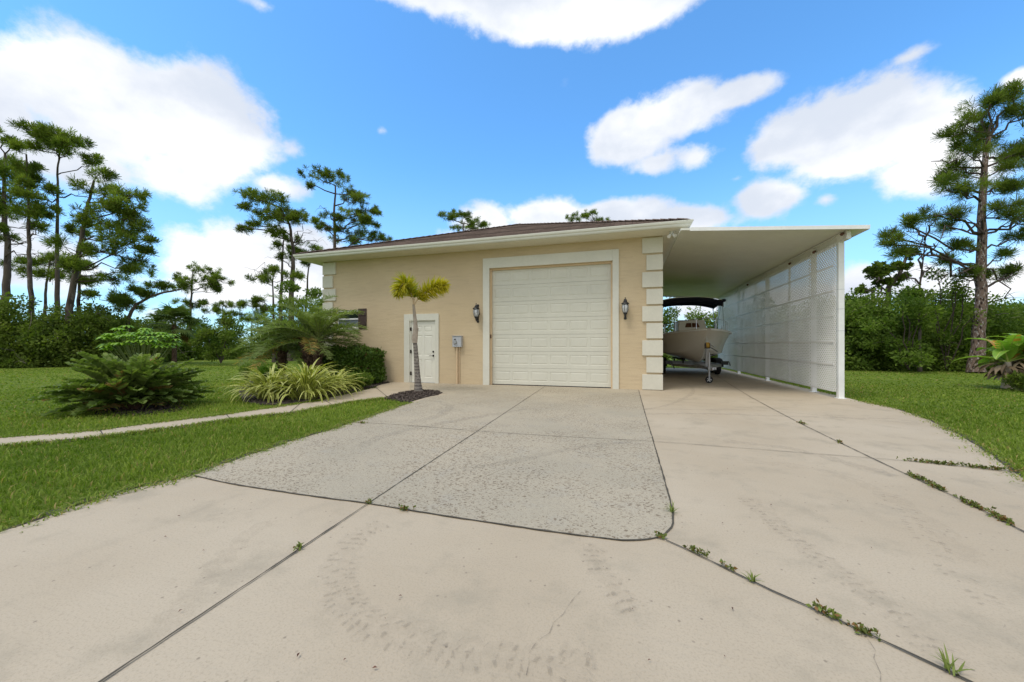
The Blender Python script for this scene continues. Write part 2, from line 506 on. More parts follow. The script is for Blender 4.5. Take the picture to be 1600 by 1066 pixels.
for (x, y, rx, ry, wgt) in CLOUDS:
    c = pdir(x, y)
    hx = np.linalg.norm(pdir(x + rx, y) - pdir(x - rx, y)) / 2 * 1.62
    hy = np.linalg.norm(pdir(x, y + ry) - pdir(x, y - ry)) / 2 * 1.62
    s = t.nodes.new('ShaderNodeVectorMath'); s.operation = 'SUBTRACT'; t.links.new(D, s.inputs[0]); s.inputs[1].default_value = tuple(c)
    m_ = t.nodes.new('ShaderNodeVectorMath'); m_.operation = 'MULTIPLY'; t.links.new(s.outputs[0], m_.inputs[0]); m_.inputs[1].default_value = (1 / hx, 1 / hx, 1 / hy)
    l = t.nodes.new('ShaderNodeVectorMath'); l.operation = 'LENGTH'; t.links.new(m_.outputs[0], l.inputs[0])
    f = mth(t, 'MULTIPLY', mth(t, 'SUBTRACT', 1.0, l.outputs['Value'], True), wgt)
    if field is None: field = f
    else:
        n = t.nodes.new('ShaderNodeMath'); n.operation = 'SMOOTH_MAX'; n.inputs[2].default_value = .12
        t.links.new(field, n.inputs[0]); t.links.new(f, n.inputs[1]); field = n.outputs[0]
# unseen cloud cover added overhead and behind the viewer to whiten the ambient light
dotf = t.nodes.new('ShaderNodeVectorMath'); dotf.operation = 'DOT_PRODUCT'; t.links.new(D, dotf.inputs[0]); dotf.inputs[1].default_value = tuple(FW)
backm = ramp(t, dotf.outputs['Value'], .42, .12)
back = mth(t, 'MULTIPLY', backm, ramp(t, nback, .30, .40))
n1c = mth(t, 'SUBTRACT', n1.outputs['Fac'], .5)
fd = mth(t, 'ADD', field, mth(t, 'MULTIPLY', n1c, 1.3))
dens = ramp(t, fd, .28, .57)
dens = mth(t, 'MULTIPLY', dens, ramp(t, field, .04, .22))
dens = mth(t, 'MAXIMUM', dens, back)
# thin veil near the horizon
veil = mth(t, 'MULTIPLY', ramp(t, sep.outputs[2], .45, 0.0), .55)
body = mth(t, 'ADD', mth(t, 'MULTIPLY', n2, .7), mth(t, 'MULTIPLY', n1.outputs['Fac'], .3))
cw = mix(t, ramp(t, body, .41, .60), CLOUD_W, CLOUD_G)
skyc = mix(t, veil, skyc, (4.2, 5.7, 7.6))
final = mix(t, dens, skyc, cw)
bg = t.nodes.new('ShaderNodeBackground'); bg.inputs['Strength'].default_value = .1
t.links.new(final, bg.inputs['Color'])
wo = t.nodes.new('ShaderNodeOutputWorld'); t.links.new(bg.outputs[0], wo.inputs[0])
try:
    w.cycles.sampling_method = 'MANUAL'; w.cycles.sample_map_resolution = 512
except Exception:
    pass
vs = scene.view_settings
vs.view_transform = 'Standard'; vs.look = 'None'; vs.gamma = 1; vs.exposure = EXPO; vs.use_curve_mapping = False
scene.cycles.max_bounces = 9; scene.cycles.diffuse_bounces = 6; scene.cycles.transparent_max_bounces = 12
scene.cycles.use_denoising = True
# ---------------------------------------------------------------- ground, slabs, joints
def g2(pts, z=0.0): return [tuple(G(x, y)[:2]) for x, y in pts]
def cam2(lat, dep): p = FW * dep + RT * lat; return (float(p[0]), float(p[1]))

LAWN_Z = -.03
mb = MB(); S = 900
mb.add([(-S, -S, LAWN_Z), (S, -S, LAWN_Z), (S, S, LAWN_Z), (-S, S, LAWN_Z)], [(0, 1, 2, 3)])
mb.build('lawn', M['lawn'], kind='structure')


def dense(pts, step=.25, wob=.0, seed=1):
    r = random.Random(seed); out = []
    for i in range(len(pts) - 1):
        a, b = np.array(pts[i], float), np.array(pts[i + 1], float)
        n = max(1, int(np.linalg.norm(b - a) / step))
        for k in range(n):
            q = a + (b - a) * k / n
            out.append((q[0] + r.uniform(-wob, wob), q[1] + r.uniform(-wob, wob)))
    out.append(tuple(pts[-1])); return out


left_edge = [cam2(-7, -12), cam2(-5.2, -3), cam2(-4.0, .4)] + g2([(0, 832), (60, 812), (110, 792), (200, 766), (300, 742), (365, 719), (450, 691), (520, 670), (565, 655), (605, 641), (645, 629)])
left_edge = dense(left_edge, .18, .018, 3)
pad = g2([(628, 626), (606, 621), (587, 605.5), (592, 601), (612, 597.5)]) + [(XF(612, 10.94), 11.1)]
back = [(.9, 11.1), (.9, 22.4), (4.93, 22.4), (4.93, 10.6)]
right_edge = g2([(1345, 627), (1400, 638.5), (1440, 652), (1475, 667), (1500, 681), (1530, 698), (1560, 718), (1585, 737), (1600, 749)]) + [cam2(4.1, 2.2), cam2(3.6, .5), cam2(4.6, -3), cam2(6, -12)]
right_edge = dense(right_edge, .18, .015, 4)
DRIVE = left_edge + pad + back + right_edge
mb = MB(); mb.poly(DRIVE, -.12, 0)
drive = mb.build('driveway', M['concrete'], kind='structure')

# worn slab in front of the big door, its corner rounded
apron = left_edge_a = g2([(303, 744), (365, 720.5), (450, 692.5), (520, 671.5), (565, 656.5), (605, 642.5), (645, 630.5), (668, 621), (700, 616), (640, 611)]) + [(XF(640, 10.94), 10.95)] + [(XF(998, 10.94), 10.95)] \
    + g2([(1006, 640), (1018, 680), (1030, 722), (1041, 760), (1047, 783), (1051, 800), (1052, 815), (1048, 828), (1036, 838), (1018, 843.5), (994, 846), (965, 845), (940, 842), (870, 833), (800, 823), (680, 805), (572, 787), (500, 778), (425, 767), (360, 757)])
mb = MB(); mb.add([(x, y, .004) for x, y in apron], [tuple(range(len(apron)))])
mb.build('worn_slab', M['worn'], drive, kind='structure')

pathtop = [(-260, 717), (-90, 694), (0, 684), (156, 672), (250, 659.5), (353, 647.2), (443, 634.3), (500, 626), (515, 621.5), (552, 613.5), (587, 605.5)]
pathbot = [(606, 621), (546, 628), (500, 636.5), (464, 643), (359, 655.5), (250, 670), (156, 682), (0, 696.5), (-90, 709), (-260, 734)]
mb = MB(); mb.poly(dense(g2(pathtop), .3, .012, 5)[:-1] + [tuple(G(587, 605.5)[:2])] + dense(g2(pathbot), .3, .012, 6), -.12, -.003)
path = mb.build('path', M['concrete'], kind='structure')


def resample(pts, step=.05):
    out = []
    for i in range(len(pts) - 1):
        a, b = np.array(pts[i][:2]), np.array(pts[i + 1][:2]); n = max(1, int(np.linalg.norm(b - a) / step))
        out += [a + (b - a) * k / n for k in range(n)]
    out.append(np.array(pts[-1][:2])); return out


def smoothp(pts, it=2):
    for _ in range(it):
        q = [pts[0]]
        for i in range(len(pts) - 1):
            a, b = np.array(pts[i]), np.array(pts[i + 1]); q += [tuple(a * .75 + b * .25), tuple(a * .25 + b * .75)]
        q.append(pts[-1]); pts = q
    return pts


def ribbon(mb, pts, w, z, seed=0, ragged=.35):
    r = random.Random(seed); pts = resample(pts, .06); vs = []
    for i, p in enumerate(pts):
        d = pts[min(i + 1, len(pts) - 1)] - pts[max(i - 1, 0)]; d = d / (np.linalg.norm(d) + 1e-9); n = np.array([-d[1], d[0]])
        a = w / 2 * (1 + r.uniform(-ragged, ragged)); b = w / 2 * (1 + r.uniform(-ragged, ragged))
        vs += [(*(p + n * a), z), (*(p - n * b), z)]
    mb.add(vs, [(2 * i, 2 * i + 1, 2 * i + 3, 2 * i + 2) for i in range(len(pts) - 1)])


JOINTS = [  # (photo polyline on the ground, width, name)
    ([(851, 604.5), (745, 675), (660, 731), (575, 788), (400, 905), (160, 1066), (20, 1160)], .013),
    ([(998, 610), (1006, 640), (1018, 680), (1030, 722), (1041, 760), (1047, 783), (1051, 800), (1052, 815), (1048, 828), (1036, 838), (1018, 843.5), (994, 846), (965, 845), (940, 842), (870, 833), (800, 823), (680, 805), (572, 787), (500, 778), (425, 767), (360, 757), (303, 744)], .017),
    ([(553, 660), (650, 666), (745, 674.5), (880, 683), (1018, 690), (1200, 704), (1380, 718), (1440, 723), (1595, 741)], .011),
    ([(1040, 845), (1090, 868), (1180, 913), (1290, 962), (1380, 1004), (1500, 1060), (1700, 1156)], .014),
    ([(1117, 585), (1160, 614), (1240, 657), (1330, 701), (1420, 744), (1500, 781), (1600, 832), (1760, 915)], .014),
    ([(838, 618), (900, 628), (1006, 639.5), (1100, 641), (1200, 641), (1350, 657), (1445, 662.5)], .008),
]
for i, (pl, wd) in enumerate(JOINTS):
    mb = MB(); ribbon(mb, smoothp(g2(pl), 1), wd * .72, .008, i, .55)
    mb.build('joint', M['joint'], drive, recalc=False)
for a, b in (((156, 671), (163, 683)), ((353, 646.5), (361, 656)), ((470, 630), (452, 645)), ((587, 605.5), (606, 621)), ((505, 624), (520, 633))):
    p0, p1 = G(*a), G(*b); mb = MB()
    ribbon(mb, [p0, p1], .014, .001 if a[0] != 587 else .005, 7); mb.build('joint', M['joint'], path, recalc=False)

# hairline cracks
for i, pl in enumerate([[(905, 925), (890, 945), (865, 975), (855, 990), (825, 1022), (818, 1060)], [(1362, 1003), (1365, 1030), (1376, 1056), (1378, 1075)]]):
    mb = MB(); q = resample(g2(pl), .05); r = random.Random(i)
    q = [p + np.array([r.uniform(-.012, .012), r.uniform(-.012, .012)]) for p in q]
    vs = []
    for p in q: vs += [(p[0] - .002, p[1], .005), (p[0] + .002, p[1], .005)]
    mb.add(vs, [(2 * k, 2 * k + 1, 2 * k + 3, 2 * k + 2) for k in range(len(q) - 1)])
    mb.build('hairline_crack', M['crack_dirt'], drive, recalc=False)


def tread(pl, w, pitch, seed, skip=.25, z=.005):
    """rows of tyre lug prints along a wheel's path"""
    r = random.Random(seed); pts = resample(smoothp(g2(pl), 2), .02); L = 0; mb = MB(); last = None; nxt = 0
    for i in range(1, len(pts)):
        L += np.linalg.norm(pts[i] - pts[i - 1])
        if L < nxt: continue
        nxt = L + pitch
        d = pts[min(i + 3, len(pts) - 1)] - pts[max(0, i - 3)]; d = d / (np.linalg.norm(d) + 1e-9); n = np.array([-d[1], d[0]])
        for sgn in (-1, 1):
            for lo, hi in ((.06, .46), (.55, .95)):
                if r.random() < skip: continue
                a = pts[i] + n * sgn * w / 2 * lo; b = pts[i] + n * sgn * w / 2 * hi + d * pitch * .45 * (1 if sgn > 0 else .6)
                t0 = pitch * r.uniform(.14, .26)
                j = lambda: np.array([r.uniform(-.007, .007), r.uniform(-.007, .007)])
                mb.add([(*(a - d * t0 + j()), z), (*(a + d * t0 + j()), z), (*(b + d * t0 * .8 + j()), z), (*(b - d * t0 * .8 + j()), z)], [(0, 1, 2, 3)])
    mb.build('tyre_print', M['tyre_dirt'], drive, recalc=False)


tread([(600, 818), (560, 838), (535, 870), (528, 905), (537, 935), (560, 965), (610, 992), (680, 1012), (760, 1030), (860, 1042), (930, 1045)], .17, .036, 1, .2)
tread([(925, 850), (932, 880), (945, 905), (966, 930), (992, 955)], .13, .036, 2, .2)
tread([(1165, 778), (1230, 832), (1300, 888), (1360, 930), (1420, 975), (1478, 1035)], .15, .034, 3, .35)
tread([(1385, 768), (1440, 830), (1500, 905), (1560, 965), (1640, 1010)], .14, .04, 4, .6)


SMEAR = 1


def arc_stain(pl, w, seed, z=.0055):
    mb = MB(); ribbon(mb, smoothp(g2(pl), 3), w, z, seed, .5); mb.build('tyre_stain', M['smear_film' if z < .005 else 'stain_film'], drive, recalc=False)


arc_stain([(1062, 598), (1080, 604), (1085, 612), (1072, 622), (1045, 634), (1005, 641)], .10, 1)
arc_stain([(1000, 648), (1100, 646), (1250, 652), (1400, 655)], .12, 2)
arc_stain([(660, 626), (690, 628), (705, 636), (690, 650), (640, 662)], .16, 3, .0068)
arc_stain([(990, 690), (900, 700), (800, 722), (720, 735)], .12, 4, .0068)
arc_stain([(1130, 690), (1240, 700), (1400, 745)], .14, 5)
arc_stain([(560, 700), (600, 680), (700, 660), (820, 640)], .16, 6, .0068)
arc_stain([(600, 818), (560, 838), (535, 870), (528, 905), (537, 935), (560, 965), (610, 992), (680, 1012), (760, 1030), (860, 1042), (930, 1045)], .17, 8, .0045)
arc_stain([(925, 850), (932, 880), (945, 905), (966, 930), (992, 955)], .13, 9, .0045)
arc_stain([(1165, 778), (1230, 832), (1300, 888), (1360, 930), (1420, 975), (1478, 1035)], .15, 10, .0045)
arc_stain([(1160, 720), (1300, 735), (1420, 790), (1520, 880)], .14, 11, .0045)
arc_stain([(420, 815), (360, 860), (300, 930), (240, 1000)], .12, 12, .0045)
arc_stain([(905, 1000), (925, 1020), (930, 1048)], .02, 7)

# mulch beds ------------------------------------------------------
def mulch_bed(name, pts, z, n, label=None, seed=0):
    mb = MB(); q = dense(pts + [pts[0]], .12, .015, seed)[:-1]; mb.poly(q, -.1, z)
    o = mb.build(name, M['mulch'], kind='structure')
    A = np.array(q); r = np.random.default_rng(seed); lo, hi = A.min(0), A.max(0)
    c = []
    while len(c) < n:
        p = lo + (hi - lo) * r.random(2); ins = False; j = len(A) - 1
        for i in range(len(A)):
            if (A[i, 1] > p[1]) != (A[j, 1] > p[1]) and p[0] < (A[j, 0] - A[i, 0]) * (p[1] - A[i, 1]) / (A[j, 1] - A[i, 1]) + A[i, 0]: ins = not ins
            j = i
        if ins: c.append(p)
    c = np.c_[np.array(c), np.full(n, z) + r.random(n) * .018]
    ax = r.normal(size=(n, 3)); ax[:, 2] *= .35; ax /= np.linalg.norm(ax, axis=1)[:, None]
    bx = np.cross(ax, r.normal(size=(n, 3))); bx /= np.linalg.norm(bx, axis=1)[:, None]
    L = (.012 + .022 * r.random(n))[:, None]; W = (.005 + .006 * r.random(n))[:, None]
    V = np.stack([c - ax * L - bx * W, c + ax * L - bx * W, c + ax * L * .8 + bx * W, c - ax * L * .9 + bx * W], 1).reshape(-1, 3)
    npmesh('mulch_chips', V, np.arange(4 * n).reshape(n, 4), M['chip'], o, tone=np.repeat(r.random(n), 4), kind='stuff')
    return o


mulch_bed('mulch_ring', g2([(618, 625), (600, 622.5), (612, 618), (628, 613.5), (648, 610.8), (670, 610.2), (686, 612), (690, 614.5), (684, 617.5), (668, 620.5), (654, 624.5), (640, 628.5)]), .012, 2200, seed=1)
mulch_bed('planting_bed', g2([(380, 627), (372, 610), (395, 592), (455, 585)]) + [(-9.6, 10.94), (XF(609, 10.94), 10.93)] + g2([(609, 598), (585, 604), (551, 612), (514, 620), (497, 624.5), (443, 632), (405, 631)]), .0, 5000, seed=2)
mulch_bed('soil_patch', g2([(135, 641), (150, 632), (200, 627), (275, 627), (296, 633), (275, 641), (215, 647), (160, 646)]), -.018, 900, seed=3)

# ---------------------------------------------------------------- grass blades
def in_poly(px, py, poly):
    A = np.array(poly); ins = np.zeros(len(px), bool); j = len(A) - 1
    for i in range(len(A)):
        c = ((A[i, 1] > py) != (A[j, 1] > py)) & (px < (A[j, 0] - A[i, 0]) * (py - A[i, 1]) / (A[j, 1] - A[i, 1] + 1e-12) + A[i, 0])
        ins ^= c; j = i
    return ins


PATHP = g2(pathtop) + g2(pathbot)
BEDS = [DRIVE, PATHP, g2([(380, 627), (372, 610), (395, 592), (455, 585), (505, 583), (520, 600), (609, 598), (585, 604), (551, 612), (514, 620), (497, 624.5), (443, 632), (405, 631)]),
        [(-10.3, 10.9), (.98, 10.9), (.98, 22), (-10.3, 22)], g2([(160, 641), (175, 633), (265, 633), (275, 638), (215, 644)]),
        g2([(618, 624), (606, 621), (628, 613.5), (670, 610.2), (690, 614.5), (668, 620.5), (654, 624), (640, 628)])]


def grass(dmin, dmax, dens, h, wd, seed):
    r = np.random.default_rng(seed)
    half = math.radians(74 if dmax < 12 else 60); area = half * (dmax ** 2 - dmin ** 2)
    n = int(area * dens)
    rad = np.sqrt(dmin ** 2 + (dmax ** 2 - dmin ** 2) * r.random(n)); th = (r.random(n) * 2 - 1) * half
    x = rad * np.sin(th + 0) ; d = rad * np.cos(th)
    px = FW[0] * d + RT[0] * x; py = FW[1] * d + RT[1] * x
    keep = np.ones(n, bool)
    for b in BEDS: keep &= ~in_poly(px, py, b)
    px, py = px[keep], py[keep]; n = len(px)
    low = .5 + .5 * np.sin(px * 1.3 + np.sin(py * .9) * 2) * np.sin(py * 1.1 + px * .4)
    tuftx = np.sin(px * 9.0 + 3 * np.sin(py * 5)) * np.sin(py * 8 + 2 * np.sin(px * 6.5))
    H = h * (.55 + .6 * r.random(n)) * (1 + .22 * tuftx); W = wd * (.6 + .7 * r.random(n))
    a = r.random(n) * 2 * PI; lean = .25 + .75 * r.random(n)
    dx, dy = np.cos(a), np.sin(a); b = r.random(n) * 2 * PI; wx, wy = np.cos(b), np.sin(b)
    z0 = np.full(n, LAWN_Z)
    base = np.c_[px, py, z0]; wv = np.c_[wx, wy, np.zeros(n)] * (W / 2)[:, None]
    mid = base + np.c_[dx * H * lean * .35, dy * H * lean * .35, H * .62]
    tip = base + np.c_[dx * H * lean, dy * H * lean, H * (1 - .28 * lean)]
    V = np.stack([base - wv, base + wv, mid + wv * .8, mid - wv * .8, tip + wv * .15, tip - wv * .15], 1).reshape(-1, 3)
    i = np.arange(n)[:, None] * 6
    F = np.concatenate([i + np.array([0, 1, 2, 3]), i + np.array([3, 2, 4, 5])], 0)
    tone = np.clip(.36 + .34 * (low - .5) + .2 * tuftx + .2 * np.sin(px * .55 + 2) * np.sin(py * .8) + .24 * r.normal(size=n), 0, .92)
    tone[r.random(n) < .05] = 1.0
    return V, F, np.repeat(tone, 6), n


parts = [grass(1.5, 4.2, 3000, .062, .0075, 1), grass(4.2, 7.0, 1700, .064, .010, 2), grass(7.0, 11, 760, .062, .014, 3), grass(11, 17, 260, .045, .026, 4), grass(17, 34, 50, .04, .05, 5)]
Vs, Fs, Ts, o_ = [], [], [], 0
for V, F, T, n in parts:
    Vs.append(V); Fs.append(F + o_); Ts.append(T); o_ += len(V)
g_o = npmesh('grass', np.concatenate(Vs), np.concatenate(Fs), M['blade'], tone=np.concatenate(Ts), kind='stuff')
tag(g_o, 'mown green lawn grass around the driveway and path', 'grass')

# shaggy edge where runners creep over the slab
def fringe(poly, n, seed, spread=.06, h=.06):
    r = np.random.default_rng(seed); A = np.array(resample(poly, .03)); k = r.integers(0, len(A), n)
    p = A[k] + r.normal(size=(n, 2)) * spread
    clump = np.sin(k * .11) * np.sin(k * .037 + 1)
    keep = clump + r.random(n) * .9 > .1; p = p[keep]; n = len(p)
    a = r.random(n) * 2 * PI; H = h * (.5 + .8 * r.random(n))
    b = np.c_[p, np.full(n, -.02)]; dv = np.c_[np.cos(a), np.sin(a), np.zeros(n)]; wv = np.c_[-np.sin(a), np.cos(a), np.zeros(n)] * .004
    tip = b + dv * H[:, None] * .9 + np.c_[np.zeros((n, 2)), H * .6]; mid = b + dv * H[:, None] * .35 + np.c_[np.zeros((n, 2)), H * .55]
    V = np.stack([b - wv, b + wv, mid + wv, mid - wv, tip + wv * .2, tip - wv * .2], 1).reshape(-1, 3); i = np.arange(n)[:, None] * 6
    return V, np.concatenate([i + np.array([0, 1, 2, 3]), i + np.array([3, 2, 4, 5])], 0), np.repeat(np.clip(.25 + .4 * r.random(n), 0, .9) + (r.random(n) < .2) * .6, 6)


Vs, Fs, Ts, o_ = [], [], [], 0
for pl, n, sd_ in ((left_edge[8:], 15000, 1), (right_edge[:-8], 8000, 2), (g2(pathbot), 5500, 3), (g2(pathtop[:-3]), 4500, 4), ([(4.95, 22.4), (4.95, 10.5)], 2500, 5)):
    V, F, T = fringe(pl, n, sd_); Vs.append(V); Fs.append(F + o_); Ts.append(T); o_ += len(V)
f_o = npmesh('grass_edge', np.concatenate(Vs), np.concatenate(Fs), M['blade'], tone=np.clip(np.concatenate(Ts), 0, 1), kind='stuff')
tag(f_o, 'ragged grass runners creeping over the concrete edges', 'grass')

# bare soil line where the mower trims along the concrete
def soil_edge(pl, side, w, seed):
    A = resample(pl, .1); r = random.Random(seed); vs = []
    for i, p in enumerate(A):
        d = A[min(i + 1, len(A) - 1)] - A[max(i - 1, 0)]; d = d / (np.linalg.norm(d) + 1e-9); n = np.array([-d[1], d[0]]) * side
        vs += [(*(p - n * .012 * r.random()), .0035), (*(p + n * w * (.4 + .9 * r.random())), -.004)]
    mb = MB(); mb.add(vs, [(2 * k, 2 * k + 1, 2 * k + 3, 2 * k + 2) for k in range(len(A) - 1)])
    mb.build('soil_edge', M['mulch'], kind='structure', recalc=False)


soil_edge(left_edge[6:], 1, .11, 1); soil_edge(right_edge[:-8], 1, .06, 2); soil_edge(g2(pathbot), -1, .035, 3); soil_edge(g2(pathtop[:-1]), 1, .03, 4)
# ---------------------------------------------------------------- garage
YF, XR, XL, YB, ZT = 10.94, .96, -10.32, 22.1, 4.19
garage = thing('garage', 'tan stucco garage with cream corner blocks and brown hip roof', 'garage', (-4.7, YF, 0))


def wall_holes(mb, Y, x0, x1, z0, z1, holes, depth=.16):
    xs = sorted({x0, x1} | {h[0] for h in holes} | {h[1] for h in holes}); zs = sorted({z0, z1} | {h[2] for h in holes} | {h[3] for h in holes})
    for i in range(len(xs) - 1):
        for j in range(len(zs) - 1):
            cx, cz = (xs[i] + xs[i + 1]) / 2, (zs[j] + zs[j + 1]) / 2
            if any(h[0] < cx < h[1] and h[2] < cz < h[3] for h in holes): continue
            mb.add([(xs[i], Y, zs[j]), (xs[i + 1], Y, zs[j]), (xs[i + 1], Y, zs[j + 1]), (xs[i], Y, zs[j + 1])], [(0, 1, 2, 3)])
    for a, b, c, d in holes:
        D_ = Y + depth
        mb.add([(a, Y, c), (a, Y, d), (a, D_, d), (a, D_, c)], [(0, 1, 2, 3)])
        mb.add([(b, Y, c), (b, Y, d), (b, D_, d), (b, D_, c)], [(3, 2, 1, 0)])
        mb.add([(a, Y, d), (b, Y, d), (b, D_, d), (a, D_, d)], [(0, 1, 2, 3)])
        mb.add([(a, Y, c), (b, Y, c), (b, D_, c), (a, D_, c)], [(3, 2, 1, 0)])


gx0, gx1, gz1 = XF(765, YF), XF(957, YF), 3.60
dx0, dx1, dz1 = XF(640.5, YF), XF(681, YF), 2.04
wx0, wx1, wz0, wz1 = XF(541, YF) - .42, XF(560, YF) + .0, ZF(560, 512.5, YF), ZF(560, 484, YF)
mb = MB()
wall_holes(mb, YF, XL, XR, -.1, ZT, [(gx0, gx1, -.1, gz1), (dx0, dx1, -.1, dz1), (wx0, wx1, wz0, wz1)])
mb.add([(XR, YF, -.1), (XR, YB, -.1), (XR, YB, ZT), (XR, YF, ZT)], [(0, 1, 2, 3)])
mb.add([(XL, YF, -.1), (XL, YB, -.1), (XL, YB, ZT), (XL, YF, ZT)], [(3, 2, 1, 0)])
mb.add([(XL, YB, -.1), (XR, YB, -.1), (XR, YB, ZT), (XL, YB, ZT)], [(3, 2, 1, 0)])
mb.build('wall', M['stucco'], garage, recalc=False)
# soffit sheet, gutter, fascia
EX0, EX1, EY0, EY1 = -10.80, 1.50, 10.30, 22.75
mb = MB()
sw = ZT
for (a, b, c, d) in ((EX0, EX1, EY0, YF), (EX0, XL, YF, EY1), (XR, EX1, YF, EY1), (XL, XR, YB, EY1)):
    mb.box(a, b, c, d, sw, sw + .02)
for k in range(int((EX1 - EX0) / .13)):       # vent ribs of the soffit panels
    x = EX0 + .06 + k * .13
    mb.box(x, x + .008, EY0 + .02, YF, sw - .004, sw)
for k in range(int((EY1 - YF) / .13)):
    y = YF + .06 + k * .13
    mb.box(XR, EX1 - .02, y, y + .008, sw - .004, sw)
mb.build('soffit', M['soffit'], garage)


def gutter(mb, p0, p1, outn, z=ZT + .005, mitre=(0, 0)):
    """K profile gutter swept from p0 to p1; outn points away from the wall"""
    prof = [(.0, 0), (.055, 0), (.075, .03), (.075, .055), (.105, .085), (.115, .125), (.115, .14), (.103, .14), (.103, .128), (.0, .13)]
    d = (Vector(p1) - Vector(p0)).normalized(); vs = []
    for e, p in enumerate((p0, p1)):
        for o, h in prof:
            q = Vector((p[0], p[1], 0)) + Vector((*outn, 0)) * o + Vector((d[0], d[1], 0)) * (o * mitre[e] * (1 if e else -1))
            vs.append((q.x, q.y, z + h))
    n = len(prof); fs = [(i, (i + 1) % n, n + (i + 1) % n, n + i) for i in range(n)] + [tuple(range(n))[::-1], tuple(range(n, 2 * n))]
    mb.add(vs, fs)


mb = MB(); gutter(mb, (EX0, EY0, 0), (EX1, EY0, 0), (0, -1), mitre=(1, 1)); mb.build('gutter', M['alum'], garage)
mb = MB(); gutter(mb, (EX1, EY0, 0), (EX1, EY1, 0), (1, 0), mitre=(1, 0)); mb.build('gutter', M['alum'], garage)
mb = MB(); gutter(mb, (EX0, EY1, 0), (EX0, EY0, 0), (-1, 0), mitre=(0, 1)); mb.build('gutter', M['alum'], garage)
# roof
pk = (-4.65, 16.5, 6.72); zr = ZT + .15; e = .05
mb = MB()
cn = [(EX0 - e, EY0 - e, zr), (EX1 + e, EY0 - e, zr), (EX1 + e, EY1 + e, zr), (EX0 - e, EY1 + e, zr)]
cl = [(x, y, z - .022) for x, y, z in cn]
mb.add(cn + [pk], [(0, 1, 4), (1, 2, 4), (2, 3, 4), (3, 0, 4)])
mb.add(cn + cl, [(4, 5, 1, 0), (5, 6, 2, 1), (6, 7, 3, 2), (7, 4, 0, 3)])
mb.add(cl, [(3, 2, 1, 0)])
# staggered course edges near the eaves and ridge caps
for k in range(1, 42):
    f0 = k / 42
    a = np.array(cn[0]) * (1 - f0) + np.array(pk) * f0; b = np.array(cn[1]) * (1 - f0) + np.array(pk) * f0
    sl = Vector((0, 6.2, 2.38)).normalized() * .03; up = Vector((0, -2.38, 6.2)).normalized() * .012
    v = [Vector(a), Vector(b), Vector(b) + up, Vector(a) + up, Vector(b) + sl * 5, Vector(a) + sl * 5]
    mb.add(v, [(0, 1, 2, 3), (3, 2, 4, 5)])
rf = mb.build('roof', M['shingle'], garage, recalc=False)
for c in cn[:2]:
    mb = MB(); n = 34
    for k in range(n):
        a = Vector(c) + (Vector(pk) - Vector(c)) * (k / n); b = Vector(c) + (Vector(pk) - Vector(c)) * ((k + 1.12) / n)
        mb.bar(a + Vector((0, 0, .012)), b + Vector((0, 0, .03)), .26, .02)
    mb.build('ridge_cap', M['shingle'], rf)

# corner blocks
def quoins(side, xw, xn, xc, n=9):
    for k in range(n):
        z0 = .0 + k * .4655 + .012; z1 = z0 + .415
        x = xw if k % 2 == 0 else xn
        mb = MB()
        if side > 0: mb.box(x, xc + .045, YF - .045, YF + (.42 if k % 2 == 0 else .6), z0, min(z1, ZT - .003))
        else: mb.box(xc - .045, x, YF - .045, YF + (.42 if k % 2 == 0 else .6), z0, min(z1, ZT - .003))
        mb.build('corner_block', M['quoin'], garage, bevel=.006)


quoins(1, XF(1003.5, YF - .045), XF(1010, YF - .045), XR - .03)
quoins(-1, XF(524, YF - .045), XF(519.5, YF - .045), XL + .03)

# big door: surround, jambs, seven sections with raised panels
tx0, tx1, tz1 = XF(755, YF), XF(967, YF), ZF(967, 389.5, YF)
mb = MB(); y0, y1 = YF - .035, YF + .001
mb.box(tx0, gx0 - .001, y0, y1, 0, tz1); mb.box(gx1 + .001, tx1, y0, y1, 0, tz1); mb.box(gx0 - .001, gx1 + .001, y0, y1, gz1, tz1)
mb.build('door_surround', M['trim'], garage, bevel=.004)
mb = MB(); mb.box(gx0, gx0 + .045, YF + .06, YF + .13, 0, gz1); mb.box(gx1 - .045, gx1, YF + .06, YF + .13, 0, gz1); mb.box(gx0 + .045, gx1 - .045, YF + .06, YF + .13, gz1 - .05, gz1)
mb.build('door_stop', M['conduit'], garage)
gd = MB(); gd.box(gx0 + .01, gx1 - .01, YF + .165, YF + .175, .0, gz1)
gdo = gd.build('garage_door', M['gdoor'], garage)
NS = 7; sh = (gz1 - .03) / NS; ax, bx = gx0 + .02, gx1 - .02; ncol = 6; cwid = (bx - ax - .12) / ncol
